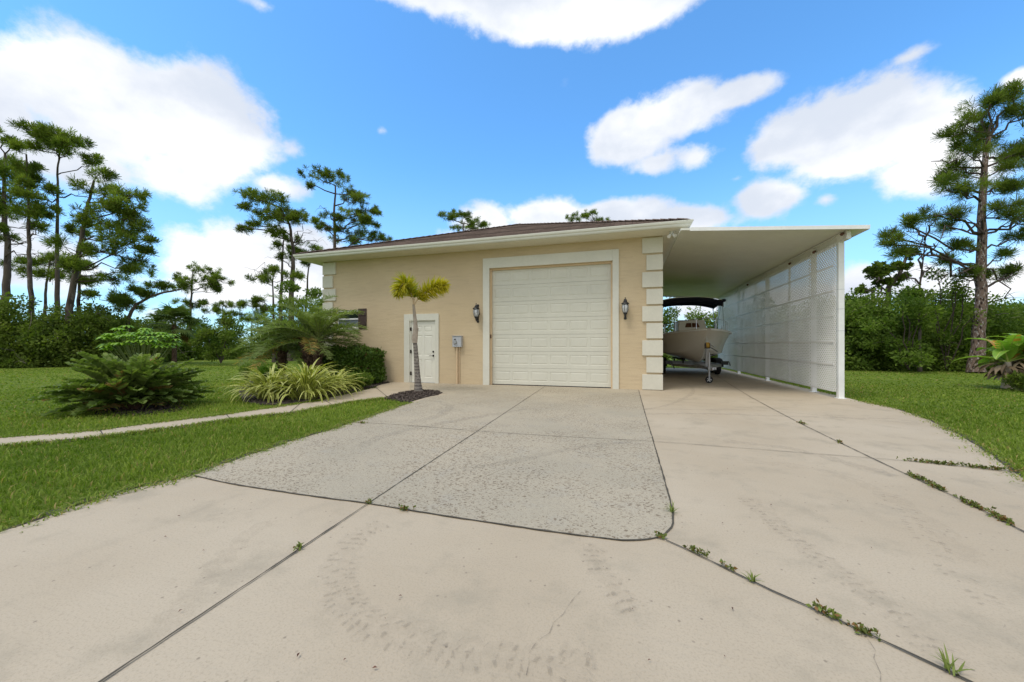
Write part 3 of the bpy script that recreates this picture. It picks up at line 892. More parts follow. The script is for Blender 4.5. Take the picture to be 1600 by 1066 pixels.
for s in range(NS):
    mb = MB(); z0 = .025 + s * sh; z1 = z0 + sh - .006; yf = YF + .135
    # skin with recessed frames: ring bevels around each raised field
    xs = [ax]; cells = []
    for c in range(ncol):
        p0 = ax + .06 + c * cwid + .035; p1 = p0 + cwid - .07
        cells.append((p0, p1))
    zz0, zz1 = z0 + .11, z1 - .10
    # flat skin
    cuts = sorted([ax, bx] + [v for c in cells for v in c])
    for i in range(len(cuts) - 1):
        mid = (cuts[i] + cuts[i + 1]) / 2; ish = any(c[0] < mid < c[1] for c in cells)
        for (za, zb) in ((z0, zz0), (zz0, zz1), (zz1, z1)):
            if ish and za == zz0: continue
            mb.add([(cuts[i], yf, za), (cuts[i + 1], yf, za), (cuts[i + 1], yf, zb), (cuts[i], yf, zb)], [(0, 1, 2, 3)])
    for p0, p1 in cells:
        rings = [(0, 0), (.008, .008), (.016, .008), (.045, .001), ]
        prev = None
        for ins, dep in rings:
            q = [(p0 + ins, yf + dep, zz0 + ins), (p1 - ins, yf + dep, zz0 + ins), (p1 - ins, yf + dep, zz1 - ins), (p0 + ins, yf + dep, zz1 - ins)]
            if prev: mb.add(prev + q, [(0, 1, 5, 4), (1, 2, 6, 5), (2, 3, 7, 6), (3, 0, 4, 7)])
            prev = q
        mb.add(prev, [(0, 1, 2, 3)])
    mb.add([(ax, yf, z1), (bx, yf, z1), (bx, yf + .03, z1 + .004), (ax, yf + .03, z1 + .004)], [(0, 1, 2, 3)])
    mb.add([(ax, yf, z0), (bx, yf, z0), (bx, yf + .03, z0 - .002), (ax, yf + .03, z0 - .002)], [(3, 2, 1, 0)])
    mb.build('door_section', M['gdoor'], gdo, recalc=False)
mb = MB(); mb.box(ax, bx, YF + .128, YF + .15, .003, .026); mb.build('rubber_seal', M['rubber'], gdo)
mb = MB(); mb.box(gx0 + .002, gx0 + .04, YF + .045, YF + .06, 1.44, 1.56); mb.build('door_sensor', M['rust'], garage, bevel=.004)

# entry door
ex0, ex1, ez1 = XF(632, YF), XF(686, YF), ZF(686, 490, YF)
mb = MB(); mb.box(ex0, dx0 - .001, y0, y1, 0, ez1); mb.box(dx1 + .001, ex1, y0, y1, 0, ez1); mb.box(dx0 - .001, dx1 + .001, y0, y1, dz1, ez1)
mb.build('door_surround', M['trim'], garage, bevel=.004)
mb = MB(); yd = YF + .03
mb.box(dx0, dx0 + .03, YF + .002, YF + .09, 0, dz1); mb.box(dx1 - .03, dx1, YF + .002, YF + .09, 0, dz1); mb.box(dx0 + .03, dx1 - .03, YF + .002, YF + .09, dz1 - .03, dz1)
mb.build('door_jamb', M['door'], garage)
a, b = dx0 + .036, dx1 - .036; W = b - a; top = dz1 - .036
mb = MB(); pans = []
for c in (0, 1):
    p0 = a + W * (.12 if c == 0 else .55); p1 = p0 + W * .33
    pans += [(p0, p1, .18, .76), (p0, p1, .90, 1.55), (p0, p1, 1.66, 1.86)]
xs = sorted({a, b} | {p[0] for p in pans} | {p[1] for p in pans}); zs = sorted({.015, top} | {p[2] for p in pans} | {p[3] for p in pans})
for i in range(len(xs) - 1):
    for j in range(len(zs) - 1):
        cx, cz = (xs[i] + xs[i + 1]) / 2, (zs[j] + zs[j + 1]) / 2
        if any(p[0] < cx < p[1] and p[2] < cz < p[3] for p in pans): continue
        mb.add([(xs[i], yd, zs[j]), (xs[i + 1], yd, zs[j]), (xs[i + 1], yd, zs[j + 1]), (xs[i], yd, zs[j + 1])], [(0, 1, 2, 3)])
for p in pans:
    prev = None
    for ins, dep in ((0, 0), (.012, .012), (.02, .012), (.045, .002)):
        q = [(p[0] + ins, yd + dep, p[2] + ins), (p[1] - ins, yd + dep, p[2] + ins), (p[1] - ins, yd + dep, p[3] - ins), (p[0] + ins, yd + dep, p[3] - ins)]
        if prev: mb.add(prev + q, [(0, 1, 5, 4), (1, 2, 6, 5), (2, 3, 7, 6), (3, 0, 4, 7)])
        prev = q
    mb.add(prev, [(0, 1, 2, 3)])
mb.box(a, b, yd + .02, yd + .05, .015, top)
edoor = mb.build('entry_door', M['door'], garage, recalc=False)
for z in (.3, 1.02, 1.76):
    mb = MB(); mb.box(dx0 + .012, dx0 + .05, YF - .006, YF + .028, z - .055, z + .055); mb.lathe((dx0 + .033, YF - .008, z - .06), [(.008, 0), (.008, .12)], 8); mb.build('hinge', M['bronze'], edoor)
hx = b - .07
mb = MB(); mb.lathe((hx, yd, 1.02), [(.031, 0), (.031, -.012), (.022, -.025), (.018, -.028)], 16, axis='y'); mb.box(hx - .004, hx + .004, yd - .045, yd - .02, 1.0, 1.04); mb.build('deadbolt', M['bronze'], edoor)
mb = MB(); mb.lathe((hx, yd, .89), [(.033, 0), (.033, -.012), (.014, -.018), (.012, -.05)], 16, axis='y'); mb.tube([(hx, yd - .05, .89), (hx - .05, yd - .056, .892), (hx - .125, yd - .05, .885)], [.011, .009, .008], 8); mb.build('handle', M['bronze'], edoor)
mb = MB(); mb.box(dx0 + .03, dx1 - .03, YF - .01, YF + .1, .002, .014); mb.build('threshold', M['galv'], garage)

# window with shutters
mb = MB(); yw = YF + .05; fw = .05
for q in ((wx0, wx1, wz0, wz0 + fw), (wx0, wx1, wz1 - fw, wz1), (wx0, wx0 + fw, wz0 + fw, wz1 - fw), (wx1 - fw * .5, wx1, wz0 + fw, wz1 - fw)):
    mb.box(q[0], q[1], yw, yw + .06, q[2], q[3])
zm = (wz0 + wz1) / 2 + .0
mb.box(wx0 + fw, wx1 - fw * .5, yw - .01, yw + .05, zm - .025, zm + .025)
win = mb.build('window', M['white'], garage, bevel=.003)
mb = MB(); mb.box(wx0 + fw, wx1 - fw * .5, yw + .03, yw + .036, zm + .025, wz1 - fw); mb.build('pane', M['glass'], win)
mb = MB(); mb.box(wx0 + fw, wx1 - fw * .5, yw + .012, yw + .016, wz0 + fw, zm - .025); mb.build('insect_screen', M['screen'], win)
mb = MB(); mb.box(wx0 - .03, wx1 + .03, YF - .05, YF + .05, wz0 - .06, wz0 - .001); mb.build('sill', M['trim'], win, bevel=.004)
for xa, xb in ((wx1 + .005, XF(573, YF)), (wx0 - .3, wx0 - .005)):
    mb = MB(); za, zb = wz0 - .03, wz1 + .03; n = 4; w_ = (xb - xa) / n
    for k in range(n): mb.box(xa + k * w_ + .003, xa + (k + 1) * w_ - .003, YF - .028, YF - .002, za, zb)
    for z in (za + .12, zb - .24): mb.box(xa, xb, YF - .045, YF - .0285, z, z + .07)
    mb.build('shutter', M['shutter'], garage, bevel=.002)

# ---------------------------------------------------------------- wall lanterns
def lantern(X, Z, label, S=1.0):
    t_ = thing('wall_lantern', label, 'wall lantern', (X, YF, Z), 'lanterns either side of the big door')
    y = YF - .15 * S
    mb = MB()      # back plate: scrolled oval strip
    mb.lathe((X, YF, Z - .02), [(.001, -.002), (.062, -.003), (.058, -.022), (.001, -.026)], 20, axis='y')
    mb.box(X - .028, X + .028, YF - .018, YF - .002, Z - .24, Z + .22)
    mb.lathe((X, YF, Z + .24), [(.001, -.002), (.042, -.003), (.036, -.02), (.001, -.024)], 14, axis='y')
    mb.lathe((X, YF, Z - .26), [(.001, -.002), (.042, -.003), (.036, -.02), (.001, -.024)], 14, axis='y')
    mb.build('back_plate', M['black'], t_)
    mb = MB(); mb.tube([(X, YF - .02, Z + .10), (X, YF - .06, Z + .2), (X, YF - .12 * S, Z + .235), (X, y, Z + .20)], [.013, .012, .011, .011], 8)
    mb.build('scroll_arm', M['black'], t_); mb = MB()
    mb.tube([(X, YF - .02, Z - .12), (X, YF - .07, Z - .21), (X, YF - .12 * S, Z - .235), (X, y, Z - .19)], [.013, .012, .011, .012], 8)
    mb.build('scroll_arm', M['black'], t_)
    mb = MB(); mb.lathe((X, y, Z), [(.012, .30), (.016, .285), (.008, .27), (.012, .25), (.028, .235), (.032, .215), (.05, .205), (.055, .17), (.095, .15), (.108, .122), (.104, .116), (.07, .112)], 20)
    mb.build('cap', M['black'], t_)
    mb = MB(); mb.lathe((X, y, Z), [(.060, .112), (.082, .08), (.086, .03), (.074, -.06), (.05, -.115)], 20); mb.build('glass_shade', M['lglass'], t_)
    mb = MB()
    for k in range(6):
        a = 2 * PI * k / 6 + .3; pr = [(.066, .114), (.087, .08), (.091, .03), (.079, -.06), (.054, -.12)]
        mb.tube([(X + r_ * math.cos(a), y + r_ * math.sin(a), Z + h_) for r_, h_ in pr], .0055, 6)
    mb.build('cage', M['black'], t_)
    mb = MB(); mb.lathe((X, y, Z), [(.052, -.112), (.058, -.125), (.05, -.15), (.03, -.175), (.036, -.19), (.02, -.215), (.012, -.235), (.016, -.25), (.004, -.27)], 16); mb.build('finial', M['black'], t_)
    return t_


lantern(XF(744, YF - .15), ZF(744, 489, YF - .15), 'black carriage lantern on the stucco between small white door and big door')
lantern(XF(977, YF - .15), ZF(977, 482, YF - .15), 'black carriage lantern beside the cream corner blocks, nearest the carport')

# electrical box
bxx, bxz = XF(716, YF), ZF(716, 533.5, YF)
eb = thing('electrical_box', 'grey metal electrical box on the wall above a tan conduit', 'electrical box', (bxx, YF, bxz))
mb = MB(); mb.box(bxx - .15, bxx + .15, YF - .12, YF, bxz - .18, bxz + .16); mb.build('enclosure', M['grey'], eb, bevel=.008)
mb = MB(); mb.box(bxx - .165, bxx + .165, YF - .135, YF, bxz + .162, bxz + .175); mb.build('rain_lid', M['grey'], eb, bevel=.003)
mb = MB(); mb.lathe((bxx - .05, YF - .12, bxz - .02), [(.062, 0), (.062, -.03), (.05, -.045), (.001, -.046)], 18, axis='y'); mb.box(bxx - .09, bxx - .01, YF - .15, YF - .121, bxz - .075, bxz - .055); mb.build('outlet_cover', M['galv'], eb)
mb = MB(); mb.lathe((bxx - .05, YF - .12, bxz + .05), [(.026, 0), (.026, -.03), (.001, -.032)], 14, axis='y'); mb.build('switch_knob', M['black'], eb)
mb = MB(); mb.tube([(bxx - .02, YF - .05, 0), (bxx - .02, YF - .05, bxz - .178)], .026, 12); mb.box(bxx - .06, bxx + .02, YF - .02, YF - .001, .5, .53); mb.build('conduit', M['conduit'], eb)
mb = MB(); mb.tube([(bxx + .045, YF - .03, 0), (bxx + .045, YF - .03, bxz - .178)], .013, 10); mb.build('conduit', M['conduit'], eb)

# floodlight under the eave corner
flx, fly, flz = 1.16, 10.62, ZT - .005
fl = thing('floodlight', 'small white twin floodlight under the eave corner above the blocks', 'floodlight', (flx, fly, flz))
mb = MB(); mb.lathe((flx, fly, flz - .03), [(.055, .03), (.055, .0), (.02, -.005)], 16); mb.build('base_plate', M['white'], fl)
for dx, dy in ((-.05, -.05), (.05, -.05)):
    mb = MB(); a = Vector((flx, fly, flz - .03)); d = Vector((dx, dy, -.07)); mb.tube([a, a + d * .5, a + d * .6, a + d * 1.3, a + d * 1.6], [.012, .014, .03, .045, .046], 12); mb.build('lamp_head', M['white'], fl)

# hose reel behind the hedge
hxr, hyr, hzr = XF(554, 10.6), 10.62, ZF(554, 544, 10.62)
hr = thing('hose_reel', 'black spoked hose reel on the wall above the clipped hedge', 'hose reel', (hxr, hyr, hzr))
for yy in (-.12, .12):
    mb = MB(); R_ = .15
    ring = [(hxr + R_ * math.cos(a), hyr + yy, hzr + R_ * math.sin(a)) for a in np.linspace(0, 2 * PI, 25)]
    mb.tube(ring, .009, 6, cap=False)
    for k in range(8):
        a = PI * k / 4; mb.tube([(hxr, hyr + yy, hzr), (hxr + R_ * math.cos(a), hyr + yy, hzr + R_ * math.sin(a))], .005, 6)
    mb.build('spoked_wheel', M['black'], hr)
mb = MB(); mb.lathe((hxr, hyr, hzr), [(.03, -.15), (.03, .15)], 12, axis='y')
for k in range(9): mb.tube([(hxr + (.085 + .012 * (k % 2)) * math.cos(a), hyr - .1 + k * .025, hzr + (.085 + .012 * (k % 2)) * math.sin(a)) for a in np.linspace(0, 2 * PI, 17)], .011, 6, cap=False)
mb.build('coiled_hose', M['rubber'], hr)
mb = MB(); mb.box(hxr + .1, hxr + .3, hyr - .1, hyr + .22, hzr - .2, hzr + .0); mb.bar((hxr, hyr + .13, hzr), (hxr + .18, hyr + .3, hzr - .1), .04, .04); mb.build('bracket', M['black'], hr, bevel=.02)
# ---------------------------------------------------------------- carport
cp = thing('carport', 'white aluminium carport with lattice side screen beside the garage', 'carport', (4.74, 10.47, 0))
CX0, CX1, CY0, CY1 = 1.30, 5.03, 10.0, 22.2
def zc(x): return 4.085 + (x - 1.3) / (5.03 - 1.3) * (3.80 - 4.085)      # top of the roof sheet
mb = MB(); th = .10; n = 13; pw = (CX1 - CX0)
for k in range(int((CY1 - CY0) / .305) + 1):           # interlocking pans
    ya = CY0 + k * .305; yb = min(ya + .3035, CY1)
    if yb <= ya: break
    vs = [(CX0, ya, zc(CX0) - .05), (CX1, ya, zc(CX1) - .05), (CX1, yb, zc(CX1) - .05), (CX0, yb, zc(CX0) - .05), (CX0, ya, zc(CX0)), (CX1, ya, zc(CX1)), (CX1, yb, zc(CX1)), (CX0, yb, zc(CX0))]
    mb.add(vs, [(0, 3, 2, 1), (4, 5, 6, 7), (0, 1, 5, 4), (1, 2, 6, 5), (2, 3, 7, 6), (3, 0, 4, 7)])
mb.build('roof_panel', M['alum'], cp)
mb = MB(); mb.bar((CX0 + .2, CY0 - .012, zc(CX0 + .2) - .03), (CX1 + .02, CY0 - .012, zc(CX1) - .03), .02, .085); mb.build('front_fascia', M['white'], cp)
mb = MB(); mb.bar((CX1 + .012, CY0, zc(CX1) - .03), (CX1 + .012, CY1, zc(CX1) - .03), .02, .09); mb.build('side_gutter', M['white'], cp)
mb = MB(); mb.bar((CX0 + .2, CY1 + .012, zc(CX0 + .2) - .05), (CX1 + .02, CY1 + .012, zc(CX1) - .05), .02, .13); mb.build('back_fascia', M['alum'], cp)
PX = 4.74; BZ = zc(PX) - .055
mb = MB(); mb.box(PX - .04, PX + .04, CY0 + .12, CY1 - .1, BZ - .19, BZ); mb.build('beam', M['alum'], cp, bevel=.004)
mb = MB(); mb.box(PX - .075, PX - .0405, CY0 + .3, CY1 - .1, BZ - .03, BZ - .002); mb.build('beam_channel', M['alum'], cp)
PY = [10.47, 11.75, 15.1, 18.55, 21.95]
for i, y in enumerate(PY):
    mb = MB(); h = .05 if i != 0 else .055
    mb.box(PX - h, PX + h, y - h, y + h, 0, BZ - .19)
    mb.box(PX - h - .03, PX + h + .03, y - h - .03, y + h + .03, 0, .008)
    mb.build('post', M['white'], cp, bevel=.004)
    mb = MB(); mb.box(PX - .062, PX - .0408, y - .03, y + .03, BZ - .25, BZ - .03); mb.build('post_bracket', M['alum'], cp)
LX = PX - .085
for y in (13.05, 16.1, 17.6, 20.25):
    mb = MB(); mb.box(LX - .008, LX + .03, y - .022, y + .022, .16, BZ - .19); mb.build('mullion', M['white'], cp)
RZ = [.16, .78, 1.30, 1.92, 2.49, 3.08, BZ - .19]
for y0_, y1_ in zip(PY[:-1], PY[1:]):
    for z in RZ[:-1]:
        mb = MB(); mb.box(LX - .026, LX - .0175, y0_ + (.06 if y0_ < 10.5 else .0), y1_ - .003, z - .018, z + .022); mb.build('rail', M['white'], cp)


def lattice(ya, yb, za, zb, x, pitch=.09, w=.0335, t_=.0055):
    mb = MB(); L = yb - ya; H = zb - za
    for sgn, off in ((1, 0), (-1, t_ + .0006)):
        c = -H
        while c < L:
            if sgn > 0:      # y = ya + c + s, z = za + s
                s0, s1 = max(0, -c), min(H, L - c)
                p0 = (x + off, ya + c + s0, za + s0); p1 = (x + off, ya + c + s1, za + s1)
            else:
                s0, s1 = max(0, -c), min(H, L - c)
                p0 = (x + off, ya + c + s0, zb - s0); p1 = (x + off, ya + c + s1, zb - s1)
            if s1 - s0 > .02: mb.bar(p0, p1, t_, w, up=(0, 1, 0)) if False else latbar(mb, p0, p1, t_, w)
            c += pitch * 1.0
    return mb


def latbar(mb, a, b, t_, w):
    d = (Vector(b) - Vector(a)).normalized(); n = Vector((0, -d.z, d.y)) * (w / 2); k = Vector((t_ / 2, 0, 0))
    a, b = Vector(a), Vector(b)
    vs = [a - n - k, a + n - k, a + n + k, a - n + k, b - n - k, b + n - k, b + n + k, b - n + k]
    mb.add(vs, [(0, 1, 2, 3), (7, 6, 5, 4), (0, 4, 5, 1), (1, 5, 6, 2), (2, 6, 7, 3), (3, 7, 4, 0)])


for y0_, y1_ in zip(PY[:-1], PY[1:]):
    lattice(y0_ + (-.028 if y0_ < 10.5 else .002), y1_ + .0, .15, BZ - .19, LX - .012).build('lattice_panel', M['white'], cp, recalc=False)
for y, dz in ((10.2, .05), (11.5, .14), (13.0, .12), (17.0, .12)):      # brown fixing knots along the beam
    mb = MB(); mb.tube([(PX - .085, y - .05, BZ - dz), (PX - .1, y, BZ - dz - .015), (PX - .085, y + .05, BZ - dz)], [.022, .034, .02], 8); mb.build('beam_fixing', M['rust'], cp)
for z in (1.55, 2.05, 2.5):
    mb = MB(); mb.box(PX - .058, PX + .058, 10.47 - .058, 10.47 + .058, z, z + .006); mb.build('post_tie', M['grey'], cp)

# ---------------------------------------------------------------- boat
BX, BY0, BL, BH = 2.68, 13.95, 6.6, 1.30
boat = thing('motor_boat', 'cream motor boat with navy canopy parked under the carport', 'boat', (BX, 17, .5))
def stn(s):
    """outline at station s: list of (halfwidth, y, z) keel to gunwale"""
    f = 1 - (1 - s) ** 3.4
    gb = .04 + (BH - .04) * min(1, f * 1.18) ** .8 if s < .6 else BH
    gb = min(gb, BH)
    cb = gb * (.16 + .70 * min(1, s * 1.9) ** .8)
    gz = 1.78 - .13 * min(1, s * 1.4) ** .8
    kz = .58 + .55 * max(0, 1 - s / .28) ** 2.2 - .02 * s
    cz = kz + (gz - kz) * (.30 if s > .3 else .30 + .3 * (1 - s / .3) ** 1.5)
    yg = BY0 + BL * s
    yk = BY0 + BL * s + .75 * max(0, 1 - s / .5) ** 1.3
    yc = yg + (yk - yg) * .6
    pts = [(.0, yk, kz), (cb * .55, yk * .5 + yc * .5, kz + (cz - kz) * .5), (cb, yc, cz), (cb * 1.03 + .01, yc, cz + .025)]
    for q in (.33, .66, 1.0):
        fl_ = q ** 1.25
        pts.append((cb * 1.03 + (gb - cb * 1.03) * fl_, yc + (yg - yc) * q, cz + .025 + (gz - cz - .025) * q))
    return pts


NSt = 26; sts = [stn((i / (NSt - 1)) ** 1.35) for i in range(NSt)]; k = len(sts[0])
vs, fs = [], []
for st in sts:
    for (b, y, z) in reversed(st): vs.append((BX - b, y, z))
    for (b, y, z) in st[1:]: vs.append((BX + b, y, z))
n = 2 * k - 1
for i in range(NSt - 1):
    for j in range(n - 1): fs.append((i * n + j, i * n + j + 1, (i + 1) * n + j + 1, (i + 1) * n + j))
fs.append(tuple((NSt - 1) * n + j for j in range(n)))
fs.append(tuple(range(n))[::-1])
mb = MB(); mb.add(vs, fs, 0, True); hull = mb.build('hull', M['gel'], boat); hull.data.set_sharp_from_angle(angle=math.radians(16))
# deck rim and foredeck
mb = MB(); dv, df = [], []
for st in sts:
    b, y, z = st[-1]
    q = [(b + .015, z - .045), (b + .02, z), (b - .01, z + .022), (max(b - .12, 0), z + .03), (max(b - .20, 0) if y > BY0 + 2.3 else 0, z + (.03 if y > BY0 + 2.3 else .09 * min(1, (y - BY0)))), ]
    for bb, zz in q: dv.append((BX - bb, y, zz))
    for bb, zz in reversed(q): dv.append((BX + bb, y, zz))
m_ = 10
for i in range(NSt - 1):
    for j in range(m_ - 1):
        if j == 4 and sts[i][-1][1] > BY0 + 2.3: continue
        df.append((i * m_ + j, i * m_ + j + 1, (i + 1) * m_ + j + 1, (i + 1) * m_ + j))
mb.add(dv, df, 0, True); mb.build('deck', M['deck'], boat)
for sg in (-1, 1):
    mb = MB(); mb.tube([(BX + sg * (st[-1][0] + .02), st[-1][1], st[-1][2] - .03) for st in sts], .018, 6); mb.build('rub_rail', M['white'], boat)
# cabin front with tinted hatch
cy = 16.1; cz0 = 1.66; cz1 = 2.22; ccx = BX - .2
mb = MB(); vs = []
for y, ins, z in ((cy - .35, 0, cz0), (cy + 1.3, -.02, cz0), (cy, .06, cz1), (cy + 1.3, .04, cz1)):
    vs += [(ccx - .52 + ins, y, z), (ccx + .52 - ins, y, z)]
mb.add(vs, [(0, 1, 5, 4), (4, 5, 7, 6), (0, 4, 6, 2), (1, 3, 7, 5), (2, 6, 7, 3), (0, 2, 3, 1)]); cab = mb.build('console', M['deck'], boat, bevel=.03)
sl = lambda z: cy - .35 + .35 * (z - cz0) / (cz1 - cz0)
for xa, xb in ((-.26, -.03), (.0, .26)):
    mb = MB(); z0, z1 = 1.93, 2.10
    vs = [(ccx + xa, sl(z0) - .012, z0), (ccx + xb, sl(z0) - .012, z0), (ccx + xb - (.06 if xb > .1 else 0), sl(z1) - .012, z1), (ccx + xa + (.06 if xa < -.1 else 0), sl(z1) - .012, z1)]
    vs += [(x, y + .01, z) for x, y, z in vs]
    mb.add(vs, [(0, 1, 2, 3), (7, 6, 5, 4), (0, 4, 5, 1), (1, 5, 6, 2), (2, 6, 7, 3), (3, 7, 4, 0)]); mb.build('window', M['hatch'], cab)
# bow rail
mb = MB(); rl = []
for sg in (-1, 1):
    side = [(BX + sg * max(.0, st[-1][0] - .1), st[-1][1] + .12, st[-1][2] + .38) for st in sts[1:17]]
    rl.append(side)
mb.tube(list(reversed(rl[0])) + rl[1], .011, 8)
for side in rl:
    for i in (2, 7, 11, 15): p = side[i]; mb.tube([(p[0], p[1], p[2]), (p[0], p[1] - .03, p[2] - .36)], .010, 6)
mb.build('bow_rail', M['steel'], boat)
CBX = BX - .26
# bimini
CYb, hw = 17.25, 1.22
mb = MB(); vs, fs = [], []; nx, ny = 13, 7
for layer in (0, 1):
    for j in range(ny):
        y = CYb - .95 + 1.9 * j / (ny - 1)
        for i in range(nx):
            u = -1 + 2 * i / (nx - 1)
            z = 3.22 - .17 * abs(u) ** 2.6 - .03 * abs(math.sin(j / (ny - 1) * 2 * PI)) - .10 * (abs(j / (ny - 1) * 2 - 1) ** 4) - layer * .03
            vs.append((CBX + u * hw, y, z))
o_ = nx * ny
for j in range(ny - 1):
    for i in range(nx - 1):
        a = j * nx + i; fs.append((a, a + 1, a + nx + 1, a + nx)); fs.append((o_ + a, o_ + a + nx, o_ + a + nx + 1, o_ + a + 1))
mb.add(vs, fs, 0, True)
# valance hanging from the front and the sides
def edge(i, j): return vs[j * nx + i]
fr = [edge(i, 0) for i in range(nx)]; bk = [edge(i, ny - 1) for i in range(nx)]; lf = [edge(0, j) for j in range(ny)]; rg = [edge(nx - 1, j) for j in range(ny)]
for ln, dpt in ((fr, .17), (bk, .12), (lf, .20), (rg, .20)):
    v2 = []
    for i, p in enumerate(ln):
        dd = dpt + (.07 if ln is fr and i in (0, nx - 1) else 0)
        v2 += [p, (p[0], p[1] + .004, p[2] - dd)]
    mb.add(v2, [(2 * i, 2 * i + 1, 2 * i + 3, 2 * i + 2) for i in range(len(ln) - 1)], 0, True)
for sg in (-1, 1):
    mb.tube([(CBX + sg * (hw + .03), CYb - .97 + 1.94 * j / 6, 3.03 - .02 * abs(j - 3)) for j in range(7)], [.06, .075, .07, .075, .07, .075, .06], 8)
mb.build('canopy', M['canvas'], boat, recalc=False)
mb = MB()
for sg in (-1, 1):
    x = CBX + sg * (hw - .03); foot = (CBX + sg * 1.10, CYb - .15, 1.78)
    for yy in (-.88, -.1, .8): mb.tube([foot, (x, CYb + yy, 3.0)], .014, 8)
    mb.tube([(CBX + sg * 1.12, CYb - 1.5, 1.78), (x, CYb - .88, 3.0)], .008, 6)
for yy in (-.88, .0, .88):
    mb.tube([(CBX + u * (hw - .03), CYb + yy, 3.16 - .16 * abs(u) ** 2.6) for u in np.linspace(-1, 1, 11)], .013, 6)
mb.build('canopy_frame', M['steel'], boat)
mb = MB(); mb.lathe((BX - .02, BY0 + .55, 1.22), [(.02, .0), (.02, -.05)], 10, axis='y'); mb.tube([(BX, BY0 + .62, 1.20), (BX, BY0 + .5, 1.18), (BX, BY0 + .5, 1.24), (BX, BY0 + .6, 1.26)], .012, 6); mb.build('bow_eye', M['steel'], boat)

# ---------------------------------------------------------------- trailer
tr = thing('boat_trailer', 'galvanised boat trailer with jack wheel carrying the motor boat', 'trailer', (BX, 16, 0))
mb = MB(); fz = .46
mb.box(BX - .05, BX + .05, 13.55, 17.2, fz - .05, fz + .05)
for sg in (-1, 1):
    mb.bar((BX + sg * .06, 14.5, fz), (BX + sg * .85, 16.3, fz), .06, .1); mb.box(BX + sg * .85 - .03, BX + sg * .85 + .03, 16.28, 20.2, fz - .05, fz + .05)
for y in (16.35, 17.6, 19.0, 20.15): mb.box(BX - .9, BX + .9, y, y + .07, fz - .06, fz - .051 + .07)
mb.build('frame', M['galv'], tr)
for sg in (-1, 1):
    mb = MB(); mb.box(BX + sg * .42 - .06, BX + sg * .42 + .06, 16.6, 19.9, .62, .70); mb.box(BX + sg * .42 - .03, BX + sg * .42 + .03, 16.7, 16.76, .5, .62); mb.box(BX + sg * .42 - .03, BX + sg * .42 + .03, 19.5, 19.56, .5, .62); mb.build('bunk', M['rubber'], tr)
mb = MB(); mb.box(BX - .045, BX + .045, 13.4, 13.62, fz - .03, fz + .05); mb.lathe((BX, 13.36, fz), [(.05, -.02), (.055, .02), (.03, .06)], 12); mb.build('coupler', M['galv'], tr)
# winch post, winch and yellow strap
wy = 14.22
mb = MB(); mb.bar((BX - .0, wy + .12, fz), (BX, wy, 1.18), .09, .07); mb.build('winch_post', M['galv'], tr)
mb = MB(); mb.box(BX - .07, BX - .055, wy - .12, wy + .08, 1.12, 1.30); mb.box(BX + .055, BX + .07, wy - .12, wy + .08, 1.12, 1.30); mb.box(BX - .055, BX + .055, wy - .06, wy + .08, 1.12, 1.14); w_o = mb.build('winch', M['black'], tr)
mb = MB(); mb.lathe((BX, wy - .03, 1.235), [(.035, -.052), (.095, -.05), (.095, .05), (.035, .052)], 18, axis='x'); mb.build('strap_spool', M['yellow'], w_o)
mb = MB(); mb.tube([(BX + .07, wy - .02, 1.24), (BX + .11, wy - .02, 1.24), (BX + .17, wy - .14, 1.18), (BX + .25, wy - .14, 1.18)], .011, 6); mb.build('crank', M['galv'], w_o)
mb = MB(); mb.bar((BX + .01, wy, 1.29), (BX, BY0 + .56, 1.24), .045, .005); mb.build('strap', M['yellow'], tr)
mb = MB(); mb.tube([(BX + .06, wy, 1.17), (BX + .28, wy + .3, 1.08), (BX + .5, wy + .9, 1.0)], .014, 6); mb.build('arm', M['black'], tr)
# tongue jack with castor
jx, jy = BX + .085, 13.82
jx, jy = float(G(1108, 599)[0]), float(G(1108, 599)[1])
mb = MB(); mb.tube([(jx, jy, .25), (jx, jy, .95)], .03, 12); mb.lathe((jx, jy, .95), [(.036, 0), (.036, .04), (.01, .06)], 12); mb.tube([(jx, jy, .5), (jx, jy, .9)], .038, 12)
mb.box(jx - .03, BX + .12 if BX > jx else jx + .03, jy - .03, jy + .03, .44, .52); mb.box(min(BX, jx) - .02, max(BX, jx) + .02, jy - .04, jy + .5, .455, .50); mb.build('jack_post', M['galv'], tr)
mb = MB(); mb.tube([(jx, jy, .93), (jx + .10, jy - .02, .93), (jx + .18, jy - .02, .88), (jx + .24, jy - .02, .88)], .010, 6); mb.build('jack_crank', M['black'], tr)
mb = MB(); mb.box(jx - .02, jx + .02, jy + .04, jy + .048, .09, .27); mb.box(jx - .02, jx + .02, jy - .05, jy - .042, .09, .27); mb.box(jx - .02, jx + .02, jy - .05, jy + .048, .262, .275); mb.build('jack_fork', M['galv'], tr)
mb = MB(); mb.lathe((jx, jy, .115), [(.07, -.03), (.11, -.026), (.115, 0), (.11, .026), (.07, .03)], 22, axis='y'); jw = mb.build('jack_wheel', M['rubber'], tr)
mb = MB()
for k_ in range(5):
    a = 2 * PI * k_ / 5; mb.bar((jx, jy - .033, .115), (jx + .07 * math.cos(a), jy - .033, .115 + .07 * math.sin(a)), .016, .01, up=(0, 1, 0))
mb.lathe((jx, jy, .115), [(.025, -.04), (.025, .04)], 12, axis='y'); mb.build('wheel_hub', M['white'], jw)
